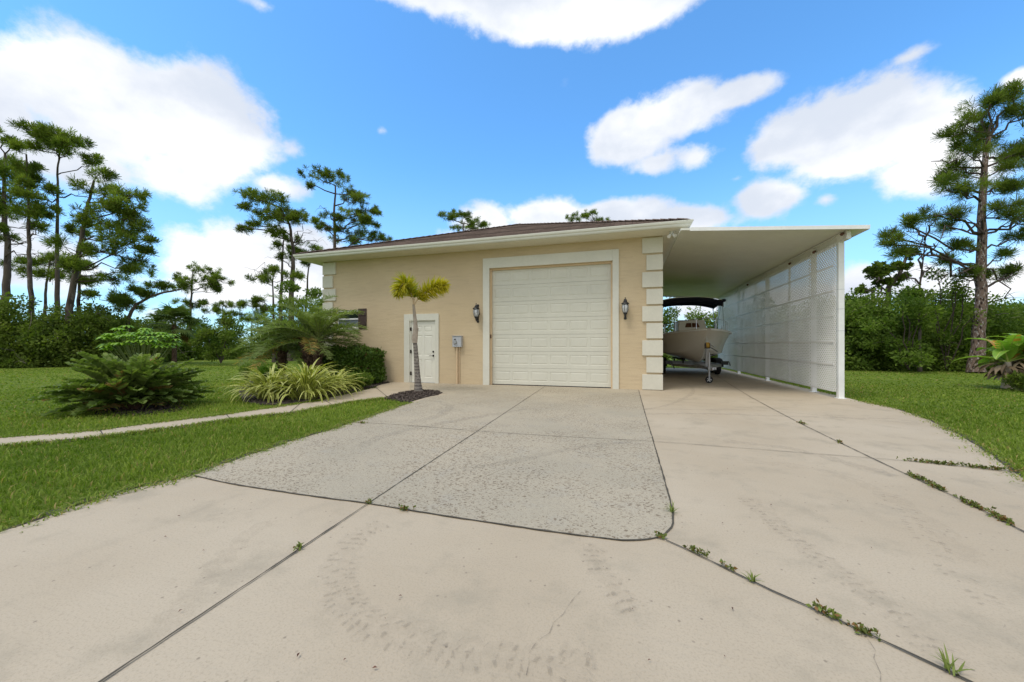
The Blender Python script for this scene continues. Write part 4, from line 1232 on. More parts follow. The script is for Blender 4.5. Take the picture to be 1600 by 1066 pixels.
# road wheels and fenders
for sg in (-1, 1):
    for y in (17.9, 18.7):
        x = BX + sg * 1.08
        mb = MB(); mb.lathe((x, y, .31), [(.17, -.1), (.27, -.1), (.31, -.07), (.31, .07), (.27, .1), (.17, .1)], 28, axis='x'); tw = mb.build('wheel', M['rubber'], tr)
        mb = MB(); mb.lathe((x, y, .31), [(.16, -.085), (.17, -.10), (.165, -.06), (.05, -.05), (.05, .05), (.165, .06), (.17, .1), (.16, .085)], 24, axis='x'); mb.build('rim', M['galv'], tw)
    mb = MB(); x0, x1 = BX + sg * .95, BX + sg * 1.22; v_ = []
    for a in np.linspace(0, PI, 13):
        yy = 18.3 - math.cos(a) * .85; zz = .34 + math.sin(a) ** .5 * .36
        v_ += [(x0, yy, zz), (x1, yy, zz)]
    mb.add(v_, [(2 * i, 2 * i + 1, 2 * i + 3, 2 * i + 2) for i in range(12)]); mb.add([(v[0], v[1], v[2] - .008) for v in v_], [(2 * i, 2 * i + 2, 2 * i + 3, 2 * i + 1) for i in range(12)])
    mb.build('fender', M['rubber'], tr, recalc=False)
    mb = MB(); mb.tube([(BX + sg * .8, 16.3, .3), (BX + sg * .9, 16.3, .55), (BX + sg * 1.15, 16.32, .60), (BX + sg * 1.2, 16.34, .45)], .02, 8); mb.box(BX + sg * 1.0 - .12, BX + sg * 1.0 + .12, 16.25, 16.32, .48, .62); mb.build('guide_step', M['black'], tr)
# ---------------------------------------------------------------- foliage builders
def unit(a): return a / (np.linalg.norm(a, axis=-1, keepdims=True) + 1e-9)


class Leaves:
    """quads gathered into one foliage mesh"""
    def __init__(s): s.V, s.T, s.I, s.n = [], [], [], 0
    def quads(s, V, tone, m=0):
        V = np.asarray(V, float).reshape(-1, 3); s.V.append(V); q = len(V) // 4
        s.T.append(np.repeat(np.broadcast_to(tone, (q,)), 4)); s.I.append(np.full(q, m)); s.n += q
    def build(s, name, mats, parent, kind=None):
        V = np.concatenate(s.V)
        return npmesh(name, V, np.arange(len(V)).reshape(-1, 4), mats, parent, tone=np.concatenate(s.T), midx=np.concatenate(s.I), kind=kind)


def leaf_quads(pos_, dirs, nrm_, L, W):
    side = unit(np.cross(dirs, nrm_)); L = np.asarray(L)[:, None]; W = np.asarray(W)[:, None]
    return np.stack([pos_, pos_ + dirs * L * .5 + side * W * .5, pos_ + dirs * L, pos_ + dirs * L * .5 - side * W * .5], 1)


def leaf_cloud(c, rad, n, L, r, shell=.55, up=.4, wl=.55):
    """n leaves through an ellipsoid; most of them towards its outside"""
    d = unit(r.normal(size=(n, 3))); rr = shell + (1 - shell) * r.random(n) ** .7
    rr *= 1 + .18 * np.sin(d[:, 0] * 7 + c[0]) * np.sin(d[:, 2] * 8 + c[1])
    p = np.asarray(c) + d * rr[:, None] * np.asarray(rad)
    dr = unit(d * .8 + r.normal(size=(n, 3)) * .7 + np.array([0, 0, .15]))
    nn = unit(r.normal(size=(n, 3)) * .6 + d * .5 + np.array([0, 0, up]))
    l = L * (.6 + .8 * r.random(n))
    return leaf_quads(p, dr, nn, l, l * wl)


def strap(base, az, length, e0, droop, w, seg=7, twist=0.):
    """centre line and side vectors of an arching strap leaf; e0 start elevation"""
    pts, sides = [], []; p = np.array(base, float); e = e0
    for i in range(seg + 1):
        h = np.array([math.cos(az), math.sin(az), 0])
        d = h * math.cos(e) + np.array([0, 0, math.sin(e)])
        sd_ = np.array([-math.sin(az), math.cos(az), 0]) + np.array([0, 0, 1]) * twist * i / seg
        pts.append(p.copy()); sides.append(sd_ / np.linalg.norm(sd_))
        p = p + d * length / seg; e -= droop / seg * (.5 + i / seg)
    return np.array(pts), np.array(sides)


def strips(pts, sides, widths):
    a = pts - sides * (widths / 2)[:, None]; b = pts + sides * (widths / 2)[:, None]
    return np.stack([a[:-1], b[:-1], b[1:], a[1:]], 1)


def pinnate(lv, base, az, length, e0, droop, npair, ll, lw, r, fwd=.9, vee=.35, tone=.5, m=0, seg=14, prof=None, hang=.3, start=.15, double=False, jit=.12, twig=None):
    pts, _ = strap(base, az, length, e0, droop, 0, seg)
    t = np.linspace(start, 1, npair); s = t * seg; i = np.minimum(s.astype(int), seg - 1); f = (s - i)[:, None]
    P0 = pts[i] * (1 - f) + pts[i + 1] * f; T = unit(pts[i + 1] - pts[i])
    H = np.array([-math.sin(az), math.cos(az), 0])
    U = unit(np.cross(T, np.broadcast_to(H, T.shape)))
    U = np.where(U[:, 2:3] < 0, -U, U)
    lp = (prof(t) if prof else np.sin(np.clip((t - start) / (1 - start), 0, 1) * PI * .86 + .35) ** .6)
    for sg in (-1, 1):
        for layer in ((0,) if not double else (-.7, .1, .8)):
            n = len(t); ax = unit(H * sg + T * fwd * (1 + jit * r.normal(size=(n, 1))) + U * (vee + layer + jit * 2 * r.normal(size=(n, 1))))
            L = ll * lp * (1 + jit * r.normal(size=n)); L = np.clip(L, ll * .12, None)
            nn = unit(np.cross(ax, T) * sg + r.normal(size=(n, 3)) * .25)
            sd_ = unit(np.cross(ax, nn)); w = lw * (.7 + .4 * lp)
            mid = P0 + ax * (L * .5)[:, None]; ax2 = unit(ax - np.array([0, 0, hang])); tip = mid + ax2 * (L * .5)[:, None]
            w_ = (w / 2)[:, None]
            q1 = np.stack([P0 - sd_ * w_ * .6, P0 + sd_ * w_ * .6, mid + sd_ * w_, mid - sd_ * w_], 1)
            q2 = np.stack([mid - sd_ * w_, mid + sd_ * w_, tip + sd_ * w_ * .12, tip - sd_ * w_ * .12], 1)
            tn = np.clip(tone + .14 * r.normal(size=n), 0, .93 if tone < .95 else 1)
            lv.quads(q1, tn, m); lv.quads(q2, tn, m)
    if twig is not None: twig.append((pts, length))
    return pts


def rachis(mb, lst, r0, r1):
    for pts, L in lst: mb.tube([tuple(p) for p in pts[::2]], list(np.linspace(r0, r1, len(pts[::2]))), 5)


def gz(px, py): return G(px, py)


R = np.random.default_rng(5)

# ---------------------------------------------------------------- foxtail palm in the mulch ring
b0 = gz(654, 612); dd = FOC * EYE / (612 - HOR)
fox = thing('foxtail_palm', 'slender young palm with two yellow plume fronds in the mulch ring', 'palm tree', tuple(b0))
tp = [(654, 613), (653, 600), (652, 585), (650.5, 560), (649, 540), (648, 535)]
mb = MB(); mb.tube([tuple(P(x, y, dd)) for x, y in tp], [.118, .092, .075, .064, .056, .055], 14); mb.build('trunk', M['fox'], fox)
sp_ = [(648, 536), (648, 528), (649.5, 515), (649, 505), (647.5, 490), (646.5, 480), (646, 476)]
mb = MB(); mb.tube([tuple(P(x, y, dd)) for x, y in sp_], [.066, .078, .066, .052, .042, .034, .03], 12)
mb.tube([tuple(P(x, y, dd)) for x, y in ((651, 522), (652.5, 512), (653.5, 517))], [.02, .03, .004], 6)
mb.build('crownshaft', M['shaft'], fox)
top = P(646.5, 478, dd)
for nm, path_px, n, ll, tn in (('frond', [(646.5, 478, 0), (645, 468, -.02), (641, 455, -.08), (636, 446, -.18), (630, 443, -.30), (625, 450, -.42), (622, 462, -.5)], 62, .36, .62),
                               ('frond', [(646.5, 478, 0), (651, 470, .0), (659, 462, -.04), (668, 455, -.1), (678, 450, -.15), (688, 447, -.2), (697, 446, -.25)], 66, .36, .78),
                               ('frond', [(646.5, 478, 0), (647, 465, .08), (644, 455, .2), (640, 447, .3), (634, 445, .42), (630, 452, .5)], 40, .34, .2)):
    lv = Leaves(); pts = np.array([P(x, y, dd + o) for x, y, o in path_px])
    # resample
    tt = np.linspace(0, len(pts) - 1, 25); i = np.minimum(tt.astype(int), len(pts) - 2); f = (tt - i)[:, None]; pts = pts[i] * (1 - f) + pts[i + 1] * f
    T = unit(np.gradient(pts, axis=0))
    for k in range(n):
        u = .22 + .78 * k / n; j = min(int(u * 24), 24); ring = 11
        a = R.random(ring) * 2 * PI; nn = unit(np.cross(T[j], [0.3, .2, .9])); bb = np.cross(T[j], nn)
        ax = unit(nn * np.cos(a)[:, None] + bb * np.sin(a)[:, None] + T[j] * .75)
        prof = (math.sin(min(1, (u - .1) * 1.15) * PI * .8 + .25)) ** .7
        L = ll * prof * (.75 + .4 * R.random(ring)); p0 = np.repeat(pts[j][None], ring, 0)
        sd_ = unit(np.cross(ax, R.normal(size=(ring, 3)))); w_ = .012
        mid = p0 + ax * (L * .5)[:, None]; tip = mid + unit(ax + [0, 0, -.45]) * (L * .5)[:, None]
        tn_ = np.clip(tn + .2 * R.normal(size=ring) + .25 * (u - .5), 0, 1)
        lv.quads(np.stack([p0 - sd_ * w_ * .5, p0 + sd_ * w_ * .5, mid + sd_ * w_, mid - sd_ * w_], 1), tn_)
        lv.quads(np.stack([mid - sd_ * w_, mid + sd_ * w_, tip + sd_ * w_ * .1, tip - sd_ * w_ * .1], 1), tn_)
    fo = lv.build('frond', M['fneedle'], fox)
    mb = MB(); mb.tube([tuple(p) for p in pts[::2]], list(np.linspace(.018, .005, 13)), 6); mb.build('frond_stalk', M['conduit'], fo)

# ---------------------------------------------------------------- date palms
def date_palm(name_label, bpx, bpy_, cpy, trunk_r, ntr, nfr, flen, seed, elev=(-.1, 1.45), azr=None, hmin=0):
    r = np.random.default_rng(seed); b = gz(bpx, bpy_); d = FOC * EYE / (bpy_ - HOR)
    o = thing('date_palm', name_label, 'palm tree', tuple(b), 'feathery date palms in the planting bed')
    h = EYE + (HOR - cpy) / FOC * d
    tops = []
    for k in range(ntr):
        a = 2 * PI * k / max(ntr, 1) + seed; off = (0 if ntr == 1 else .13)
        bb = b + np.array([math.cos(a) * off, math.sin(a) * off, 0]); tt = b + np.array([math.cos(a) * off * 2.2, math.sin(a) * off * 2.2, h * (1 - .07 * k)])
        mb = MB(); m_ = 9; pts = [tuple(bb * (1 - q) + tt * q + np.array([.03 * math.sin(q * 3 + k), 0, 0])) for q in np.linspace(0, 1, m_)]
        mb.tube(pts, [trunk_r * v for v in (1.1, .85, .8, .85, .95, 1.1, 1.35, 1.5, .9)], 12)
        for q in range(60):      # old frond stubs
            u = r.random() ** .7; aa = r.random() * 2 * PI; c = bb * (1 - u) + tt * u; rr = trunk_r * (.75 + .7 * u)
            p0 = c + np.array([math.cos(aa) * rr, math.sin(aa) * rr, 0]); mb.bar(tuple(p0), tuple(p0 + np.array([math.cos(aa) * .07, math.sin(aa) * .07, .06])), .035, .018)
        mb.build('trunk', M['ptrunk'], o); tops.append(tt)
    lv = Leaves(); tw = []
    for k in range(nfr):
        az = r.random() * 2 * PI; q = (k + .5) / nfr; e = elev[0] + (elev[1] - elev[0]) * q
        L = flen * (.85 + .3 * r.random()); tn = .35 + .3 * q + (.1 * r.normal()); tn = min(tn, .85)
        if q < .045: tn = 1.0
        pinnate(lv, tops[k % ntr] + np.array([0, 0, .0 + .1 * q]), az, L, e + .1 * r.normal(), .7 + .9 * q + .3 * r.random(), 60, .30, .017, r, fwd=.75, vee=.45, tone=tn, hang=.35, start=.14, jit=.16, twig=tw)
    lv.build('fronds', M['date'], o); mb = MB(); rachis(mb, tw, .016, .004); mb.build('frond_ribs', M['weed_s'], o, recalc=False)
    return o


M['weed_s'] = plain('green_stalk', (.16, .20, .05), .6, .3, 10)
date_palm('feathery green date palm with a thick brown trunk above the striped flax', 488, 602, 528, .125, 2, 66, 1.55, 3)
date_palm('darker feathery date palm behind the flax, nearest the lawn, arching over it', 440, 598, 548, .10, 1, 50, 1.42, 8)

# ---------------------------------------------------------------- variegated flax
def flax(label, bpx, bpy_, n, spread, L, seed):
    r = np.random.default_rng(seed); b = gz(bpx, bpy_)
    o = thing('striped_flax', label, 'flax plant', tuple(b), 'yellow striped flax clumps beside the path'); lv = Leaves()
    for k in range(n):
        az = r.random() * 2 * PI; q = r.random(); e = .7 + .85 * q
        l = L * (.65 + .55 * r.random()); c = b + np.array([math.cos(az), math.sin(az), 0]) * spread * r.random() * .5 * (1.2 - q)
        pts, sd_ = strap(c, az + .3 * r.normal(), l, e, 1.5 + 1.5 * r.random() * (1.1 - q * .5), 0, 8, r.normal() * .4)
        w = .042 * (.8 + .4 * r.random()) * np.array([.7, .9, 1, 1, 1, .95, .8, .5, .08])
        base = r.random() * .6
        for k2, (a, bq, mm) in enumerate(((-.5, -.2, 1), (-.2, .2, 0), (.2, .5, 1))):
            A = pts + sd_ * (w * a)[:, None]; B = pts + sd_ * (w * bq)[:, None]
            lv.quads(np.stack([A[:-1], B[:-1], B[1:], A[1:]], 1), base + .15 * r.random(), mm)
    lv.build('leaves', [M['flaxg'], M['flaxy']], o)
    return o


flax('large clump of yellow striped flax in front of the thick date palm trunk', 478, 622, 330, .75, 1.05, 21)
flax('clump of yellow striped flax at the lawn end of the planting bed', 424, 622, 280, .65, .92, 22)
flax('small clump of yellow striped flax nearest the clipped hedge', 520, 614, 140, .45, .85, 23)

# ---------------------------------------------------------------- clipped hedge and low plants
def hedge():
    r = np.random.default_rng(31); x0, x1 = -9.9, XF(598, 10.8)
    o = thing('hedge', 'clipped dark green hedge against the stucco under the shuttered window', 'hedge', ((x0 + x1) / 2, 10.3, 0)); lv = Leaves()
    ya, yb, H = 9.75, 10.8, 1.02
    n = 26000; f = r.random(n); p = np.empty((n, 3)); nr = np.empty((n, 3))
    u, v = r.random(n), r.random(n)
    top = f < .3; fr = (f >= .3) & (f < .72); en = (f >= .72) & (f < .86); ins = f >= .86
    for m_, P_, N_ in ((top, lambda u, v: np.c_[x0 + (x1 - x0) * u, ya + (yb - ya) * v, H + 0 * u], (0, -.1, 1)), (fr, lambda u, v: np.c_[x0 + (x1 - x0) * u, ya + 0 * u, H * v], (0, -1, .3)), (en, lambda u, v: np.c_[x1 + 0 * u, ya + (yb - ya) * u, H * v], (1, 0, .3)), (ins, lambda u, v: np.c_[x0 + (x1 - x0) * u, ya + .12 + (yb - ya - .2) * r.random(len(u)), H * v * .95], (0, 0, 1))):
        p[m_] = P_(u[m_], v[m_]); nr[m_] = N_
    bump_ = .06 * np.sin(p[:, 0] * 6) * np.sin(p[:, 1] * 5 + p[:, 2] * 7) + .05 * r.normal(size=n)
    # round the corners
    cx, cz = np.clip(p[:, 0], x0, x1 - .25), np.clip(p[:, 2], .0, H - .2)
    dvec = np.c_[p[:, 0] - cx, 0 * cx, p[:, 2] - cz]; ln = np.linalg.norm(dvec, axis=1); far_ = ln > .26
    p[far_] -= dvec[far_] * (1 - .26 / ln[far_])[:, None]
    p += nr * bump_[:, None]; p[:, 2] = np.clip(p[:, 2], .03, None)
    dr = unit(nr * .6 + r.normal(size=(n, 3)) * .7 + [0, 0, .3]); nn = unit(nr * .5 + r.normal(size=(n, 3)) * .6 + [0, 0, .4])
    L = .055 + .05 * r.random(n)
    tn = np.clip(.38 + .3 * np.sin(p[:, 0] * 4) * np.sin(p[:, 2] * 6) * .5 + .2 * r.normal(size=n), 0, .92); tn[r.random(n) < .03] = 1
    lv.quads(leaf_quads(p, dr, nn, L, L * .6), tn); lv.build('foliage', M['hedge'], o)
    mb = MB()
    for k in range(26):
        x = r.uniform(x0 + .1, x1 - .2); y = r.uniform(ya + .2, yb - .2); mb.tube([(x, y, 0), (x + r.uniform(-.1, .1), y, .45), (x + r.uniform(-.25, .25), y + r.uniform(-.2, .2), .95)], [.014, .01, .005], 5)
    mb.build('stems', M['twig'], o, recalc=False)


hedge()


def low_plant(label, px, py, rad, h, n, L, seed, mat='brushR', name='low_shrub', wl=.35, grp='low green plants edging the bed'):
    r = np.random.default_rng(seed); b = gz(px, py); o = thing(name, label, 'shrub', tuple(b), grp); lv = Leaves(); mb = MB()
    for k in range(n):
        az = r.random() * 2 * PI; rr = rad * math.sqrt(r.random()) * .8; top_ = b + np.array([math.cos(az) * rr * 1.1, math.sin(az) * rr * 1.1, h * (1 - .5 * (rr / rad) ** 2) * (.7 + .4 * r.random())])
        bs = b + np.array([math.cos(az) * rr * .5, math.sin(az) * rr * .5, 0]); mb.tube([tuple(bs), tuple((bs + top_) / 2 + [0, 0, .05]), tuple(top_)], [.006, .005, .003], 4)
        m_ = 22; u = .25 + .75 * r.random(m_); p = bs + (top_ - bs) * u[:, None]; dr = unit(r.normal(size=(m_, 3)) * .8 + [0, 0, .45]); l = L * (.6 + .7 * r.random(m_))
        lv.quads(leaf_quads(p, dr, unit(r.normal(size=(m_, 3)) * .5 + [0, 0, .9]), l, l * wl), np.clip(r.random() * .4 + .3 * r.random(m_), 0, .9))
    lv.build('foliage', M[mat], o); mb.build('stems', M['weed_s'], o, recalc=False); return o


low_plant('low leafy green plant at the foot of the hedge beside the flax', 553, 607, .62, .42, 90, .13, 41)
low_plant('low dark green plant at the hedge corner beside the path', 582, 599, .45, .34, 60, .11, 42, 'hedge')
low_plant('loose pale green shrub behind the flax, nearest the open lawn', 392, 592, .55, .55, 60, .12, 43)
low_plant('yellow green low shrub under the darker date palm', 415, 600, .5, .6, 60, .14, 44, 'lime')

# ---------------------------------------------------------------- cardboard palm on the lawn
def zamia():
    r = np.random.default_rng(51); b = gz(207, 637); o = thing('cardboard_palm', 'broad dark cardboard palm sprawling on the lawn beside the path', 'cycad', tuple(b)); tw = []
    lv = Leaves()
    for k in range(210):
        az = r.random() * 2 * PI; q = r.random(); e = .15 + 1.3 * q; L = (.95 + .05 * q) * (.8 + .35 * r.random()) * (1.0 if q < .7 else .92)
        c = b + np.array([math.cos(az), math.sin(az), 0]) * .28 * r.random() + [0, 0, .05 + .12 * q]
        tn = .22 + .45 * q + .1 * r.normal(); tn = float(np.clip(tn, 0, .8))
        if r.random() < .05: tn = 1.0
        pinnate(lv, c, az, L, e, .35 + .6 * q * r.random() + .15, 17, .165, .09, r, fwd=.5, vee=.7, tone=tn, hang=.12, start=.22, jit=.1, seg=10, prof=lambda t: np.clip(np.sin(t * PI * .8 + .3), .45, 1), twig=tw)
    for k in range(16):       # low dead fronds
        az = r.random() * 2 * PI
        pinnate(lv, b + [0, 0, .12], az, .85, .1, .4, 16, .18, .04, r, fwd=.6, vee=.2, tone=1.0, hang=.4, start=.25, jit=.25, seg=8, twig=tw)
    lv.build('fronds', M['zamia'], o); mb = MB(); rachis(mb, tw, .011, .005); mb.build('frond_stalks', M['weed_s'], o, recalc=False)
    mb = MB(); mb.lathe(tuple(b), [(.16, -.02), (.2, .08), (.14, .2), (.05, .26)], 12); mb.build('stem', M['ptrunk'], o)


zamia()

# ---------------------------------------------------------------- lime umbrella plant behind it
def umbrella_plant(label, px, d, py_top, rad, n, seed, tone=.6):
    r = np.random.default_rng(seed); q = P(px, HOR, d); b = np.array([q[0], q[1], 0]); H = EYE + (HOR - py_top) / FOC * d
    o = thing('umbrella_plant', label, 'shrub', tuple(b)); lv = Leaves(); mb = MB()
    for k in range(n):
        a = r.random() * 2 * PI; rr = rad * math.sqrt(r.random()); z = H * (1 - .22 * (rr / rad) ** 2 - .20 * r.random()); c = b + np.array([math.cos(a) * rr, math.sin(a) * rr, z])
        mb.tube([tuple(b + [math.cos(a) * .1, math.sin(a) * .1, 0]), tuple((b + c) / 2 + [0, 0, .1]), tuple(c)], [.018, .012, .006], 5)
        m_ = 9; aa = np.arange(m_) * 2 * PI / m_ + r.random()
        dr = unit(np.c_[np.cos(aa), np.sin(aa), np.full(m_, .25)]); L = .20 * (.8 + .4 * r.random(m_)); mid = c + dr * (L * .5)[:, None]; sd_ = np.c_[-np.sin(aa), np.cos(aa), 0 * aa] * .038
        tip = mid + unit(dr - [0, 0, .9]) * (L * .55)[:, None]; tn = np.clip(tone + .2 * r.normal(size=m_), 0, 1)
        lv.quads(np.stack([np.repeat(c[None], m_, 0) - sd_ * .3, np.repeat(c[None], m_, 0) + sd_ * .3, mid + sd_, mid - sd_], 1), tn); lv.quads(np.stack([mid - sd_, mid + sd_, tip + sd_ * .3, tip - sd_ * .3], 1), tn)
    lv.build('foliage', M['lime'], o); mb.build('stems', M['weed_s'], o, recalc=False)


umbrella_plant('bright lime umbrella plant rising behind the cardboard palm', 222, 10.5, 506, .75, 60, 61)

# ---------------------------------------------------------------- banana plants
def banana():
    r = np.random.default_rng(71); b = gz(1592, 607); o = thing('banana_plant', 'short banana clump with dead hanging leaves around its stems on the right lawn', 'banana plant', tuple(b)); lv = Leaves(); dl = Leaves(); mb = MB(); rb = MB()
    stems = [(-.35, 0, .75), (.0, .15, .95), (.3, -.1, .85), (.65, .15, .9)]
    for i, (dx, dy, h) in enumerate(stems):
        s0 = b + RT * dx + FW * dy; mb.tube([tuple(s0), tuple(s0 + [.02, 0, h * .5]), tuple(s0 + [.03, 0, h])], [.11, .09, .06], 10)
        for k in range(12):
            az = r.random() * 2 * PI; e = .35 + 1.0 * r.random(); L = 1.0 * (.8 + .4 * r.random())
            pts, sd_ = strap(s0 + [.03, 0, h], az, L, e, 1.1 + .9 * r.random(), 0, 10); rb.tube([tuple(p) for p in pts], list(np.linspace(.018, .004, 11)), 5)
            w = .32 * np.array([.05, .35, .75, .95, 1, 1, .95, .85, .7, .45, .08]); tn = .4 + .45 * r.random() if r.random() > .08 else 1.
            up_ = np.cross(sd_, unit(np.gradient(pts, axis=0))); up_ = np.where(up_[:, 2:3] < 0, -up_, up_)
            for sg in (-1, 1):
                e1 = pts + sd_ * sg * (w / 2)[:, None] + up_ * (w * .12)[:, None]
                for j in range(10):      # torn between the veins
                    g_ = .04 * r.random(); A = pts[j] + (pts[j + 1] - pts[j]) * g_; Bq = e1[j] + (e1[j + 1] - e1[j]) * (g_ + .06 * r.random())
                    lv.quads(np.array([A, Bq, e1[j + 1] - [0, 0, .02 * r.random()], pts[j + 1]]), np.clip(tn + .06 * r.normal(), 0, 1))
        for k in range(44):
            az = r.random() * 2 * PI; hh = h * (.4 + .6 * r.random()); c = s0 + [math.cos(az) * .08, math.sin(az) * .08, hh]
            pts, sd_ = strap(c, az, hh * .9, -.2 + .4 * r.random(), 1.6, 0, 6, r.normal()); w = .10 * np.array([.4, .9, 1, 1, .9, .7, .2]) * (1 + .3 * r.normal(size=7)); dl.quads(strips(pts, sd_, np.abs(w)), r.random())
    mb.build('stems', M['shaft'], o); rb.build('leaf_ribs', M['flaxs'], o, recalc=False); lv.build('leaves', M['banana'], o); dl.build('dead_leaves', M['deadleaf'], o)


M['flaxs'] = plain('pale_rib', (.45, .5, .12), .5, .2, 10)
banana()
low_plant('dark ferny plant growing at the foot of the banana clump', 1604, 611, .45, .5, 40, .12, 77, 'brush')

# ---------------------------------------------------------------- weeds in the joints
def weed(label, px, py, kind, size, seed):
    r = np.random.default_rng(seed); b = gz(px, py); o = thing('weed', label, 'weed', tuple(b), 'weeds growing in the driveway joints'); lv = Leaves()
    if isinstance(kind, str):
        for k in range(15):
            az = r.random() * 2 * PI; pts, sd_ = strap(b + [.01 * r.normal(), .01 * r.normal(), .005], az, size * (.6 + .7 * r.random()), .5 + .9 * r.random(), 1.3 * r.random(), 0, 5)
            lv.quads(strips(pts, sd_, .007 * np.array([.7, 1, 1, .8, .5, .1])), .55 + .3 * r.random())
    else:
        for k in range(int(28 * size)):
            size_ = size * .25; u = r.normal(); c = b + np.array([u * size_ * .16 * kind[0], u * size_ * .16 * kind[1], .006 + abs(r.normal()) * .012]) + np.array([r.normal() * .011, r.normal() * .011, 0])
            m_ = 4; dr = unit(r.normal(size=(m_, 3)) + [0, 0, .5]); l = .014 + .016 * r.random(m_)
            lv.quads(leaf_quads(np.repeat(c[None], m_, 0), dr, unit(r.normal(size=(m_, 3)) + [0, 0, 1]), l, l * .6), np.where(r.random(m_) < .2, 1., r.random(m_) * .9))
    lv.build('leaves', M['weed'], o)


d1 = G(1500, 781) - G(1420, 744); d1 = d1 / np.linalg.norm(d1); d2 = G(1290, 962) - G(1180, 913); d2 /= np.linalg.norm(d2); d3 = G(1580, 737) - G(1440, 723); d3 /= np.linalg.norm(d3); d0 = np.array([1., 0, 0])
WEEDS = [('grass tuft in the curved joint at the worn slab corner', 1050, 801, 'grass', .07, 1), ('small leafy weed under the rounded slab corner', 1033, 841, d0, .35, 2),
         ('brown green weed, first along the diagonal joint below the rounded corner', 1088, 865, d2, .7, 3), ('tiny weed, second along the diagonal joint below the rounded corner', 1138, 889, d2, .3, 4),
         ('green grass sprig standing in the diagonal joint below the rounded corner', 1175, 909, 'grass', .05, 5), ('leafy weed midway along the lower diagonal joint', 1292, 963, d2, .75, 6),
         ('low weed near the bottom of the lower diagonal joint', 1350, 990, d2, .6, 7), ('large grass tuft at the bottom edge in the diagonal joint', 1487, 1052, 'grass', .07, 8),
         ('dry weed in the right diagonal joint opposite the carport post', 1252, 662, d1, 1.1, 9), ('small weed in the right diagonal joint above the cross joint', 1312, 692, d1, .6, 10),
         ('thick leafy weed where the right diagonal joint leaves the cross joint', 1437, 750, d1, 2.2, 11), ('reddish weed just below the thick leafy one in the right joint', 1463, 763, d1, 1.0, 12),
         ('leafy weed in the right diagonal joint, next one below the reddish weed', 1520, 791, d1, 1.9, 13), ('dry brown weed at the end of the right diagonal joint', 1565, 814, d1, 1.4, 14),
         ('long strip of green weeds in the cross joint near the lawn', 1468, 725.5, d3, 3.2, 15), ('last strip of weeds where the cross joint meets the lawn', 1550, 734, d3, 2.6, 16),
         ('small weed on the long joint where it crosses the worn slab edge', 577, 787, d0, .3, 17), ('mossy weed on the worn slab front joint', 633, 798, d0, .5, 18),
         ('small weed on the cross joint at the left lawn edge', 566, 662, d0, .8, 19), ('dark leafy clump in the lower left long joint', 466, 858, d0, .25, 20)]
for wv in WEEDS: weed(*wv)

# loose leaf litter
r = random.Random(9); mb = MB()
for k in range(45):
    px, py = r.uniform(250, 1500), r.uniform(630, 1050); g_ = G(px, py)
    if k < 1: g_ = G(905, 845)
    s_ = r.uniform(.004, .011); a = r.random() * PI; c_, n_ = math.cos(a), math.sin(a)
    mb.add([(g_[0] - s_ * c_, g_[1] - s_ * n_, .010), (g_[0] + s_ * n_ * .4, g_[1] - s_ * c_ * .4, .014), (g_[0] + s_ * c_, g_[1] + s_ * n_, .011), (g_[0] - s_ * n_ * .4, g_[1] + s_ * c_ * .4, .015)], [(0, 1, 2, 3)])
o = mb.build('leaf_litter', M['rust'], kind='stuff', recalc=False); tag(o, 'tiny dry leaf scraps scattered over the concrete', 'litter')
# ---------------------------------------------------------------- pines
def tufts(c, dirs, n, L, W, r):
    """needle sprays: n needles radiating from each centre, leaning along dirs"""
    k = len(c); C = np.repeat(c, n, 0); Dd = np.repeat(dirs, n, 0)
    d = unit(r.normal(size=(k * n, 3)) + Dd * .9 + np.array([0, 0, .25])); l = L * (.55 + .6 * r.random(k * n))
    sd_ = unit(np.cross(d, r.normal(size=(k * n, 3)))); w = (W * (.7 + .6 * r.random(k * n)))[:, None]
    p0 = C + d * (l * .12)[:, None]; tip = C + d * l[:, None]
    return np.stack([p0 - sd_ * w * .35, p0 + sd_ * w * .35, tip + sd_ * w * .5, tip - sd_ * w * .5], 1)


def curve(a, b, sag, n, r, wig=.05):
    a, b = np.array(a, float), np.array(b, float); L = np.linalg.norm(b - a); out = []
    for i in range(n + 1):
        q = i / n; p = a * (1 - q) + b * q; p[2] += sag * L * math.sin(q * PI)
        if 0 < i < n: p += r.normal(size=3) * wig * L * .5
        out.append(p)
    return out


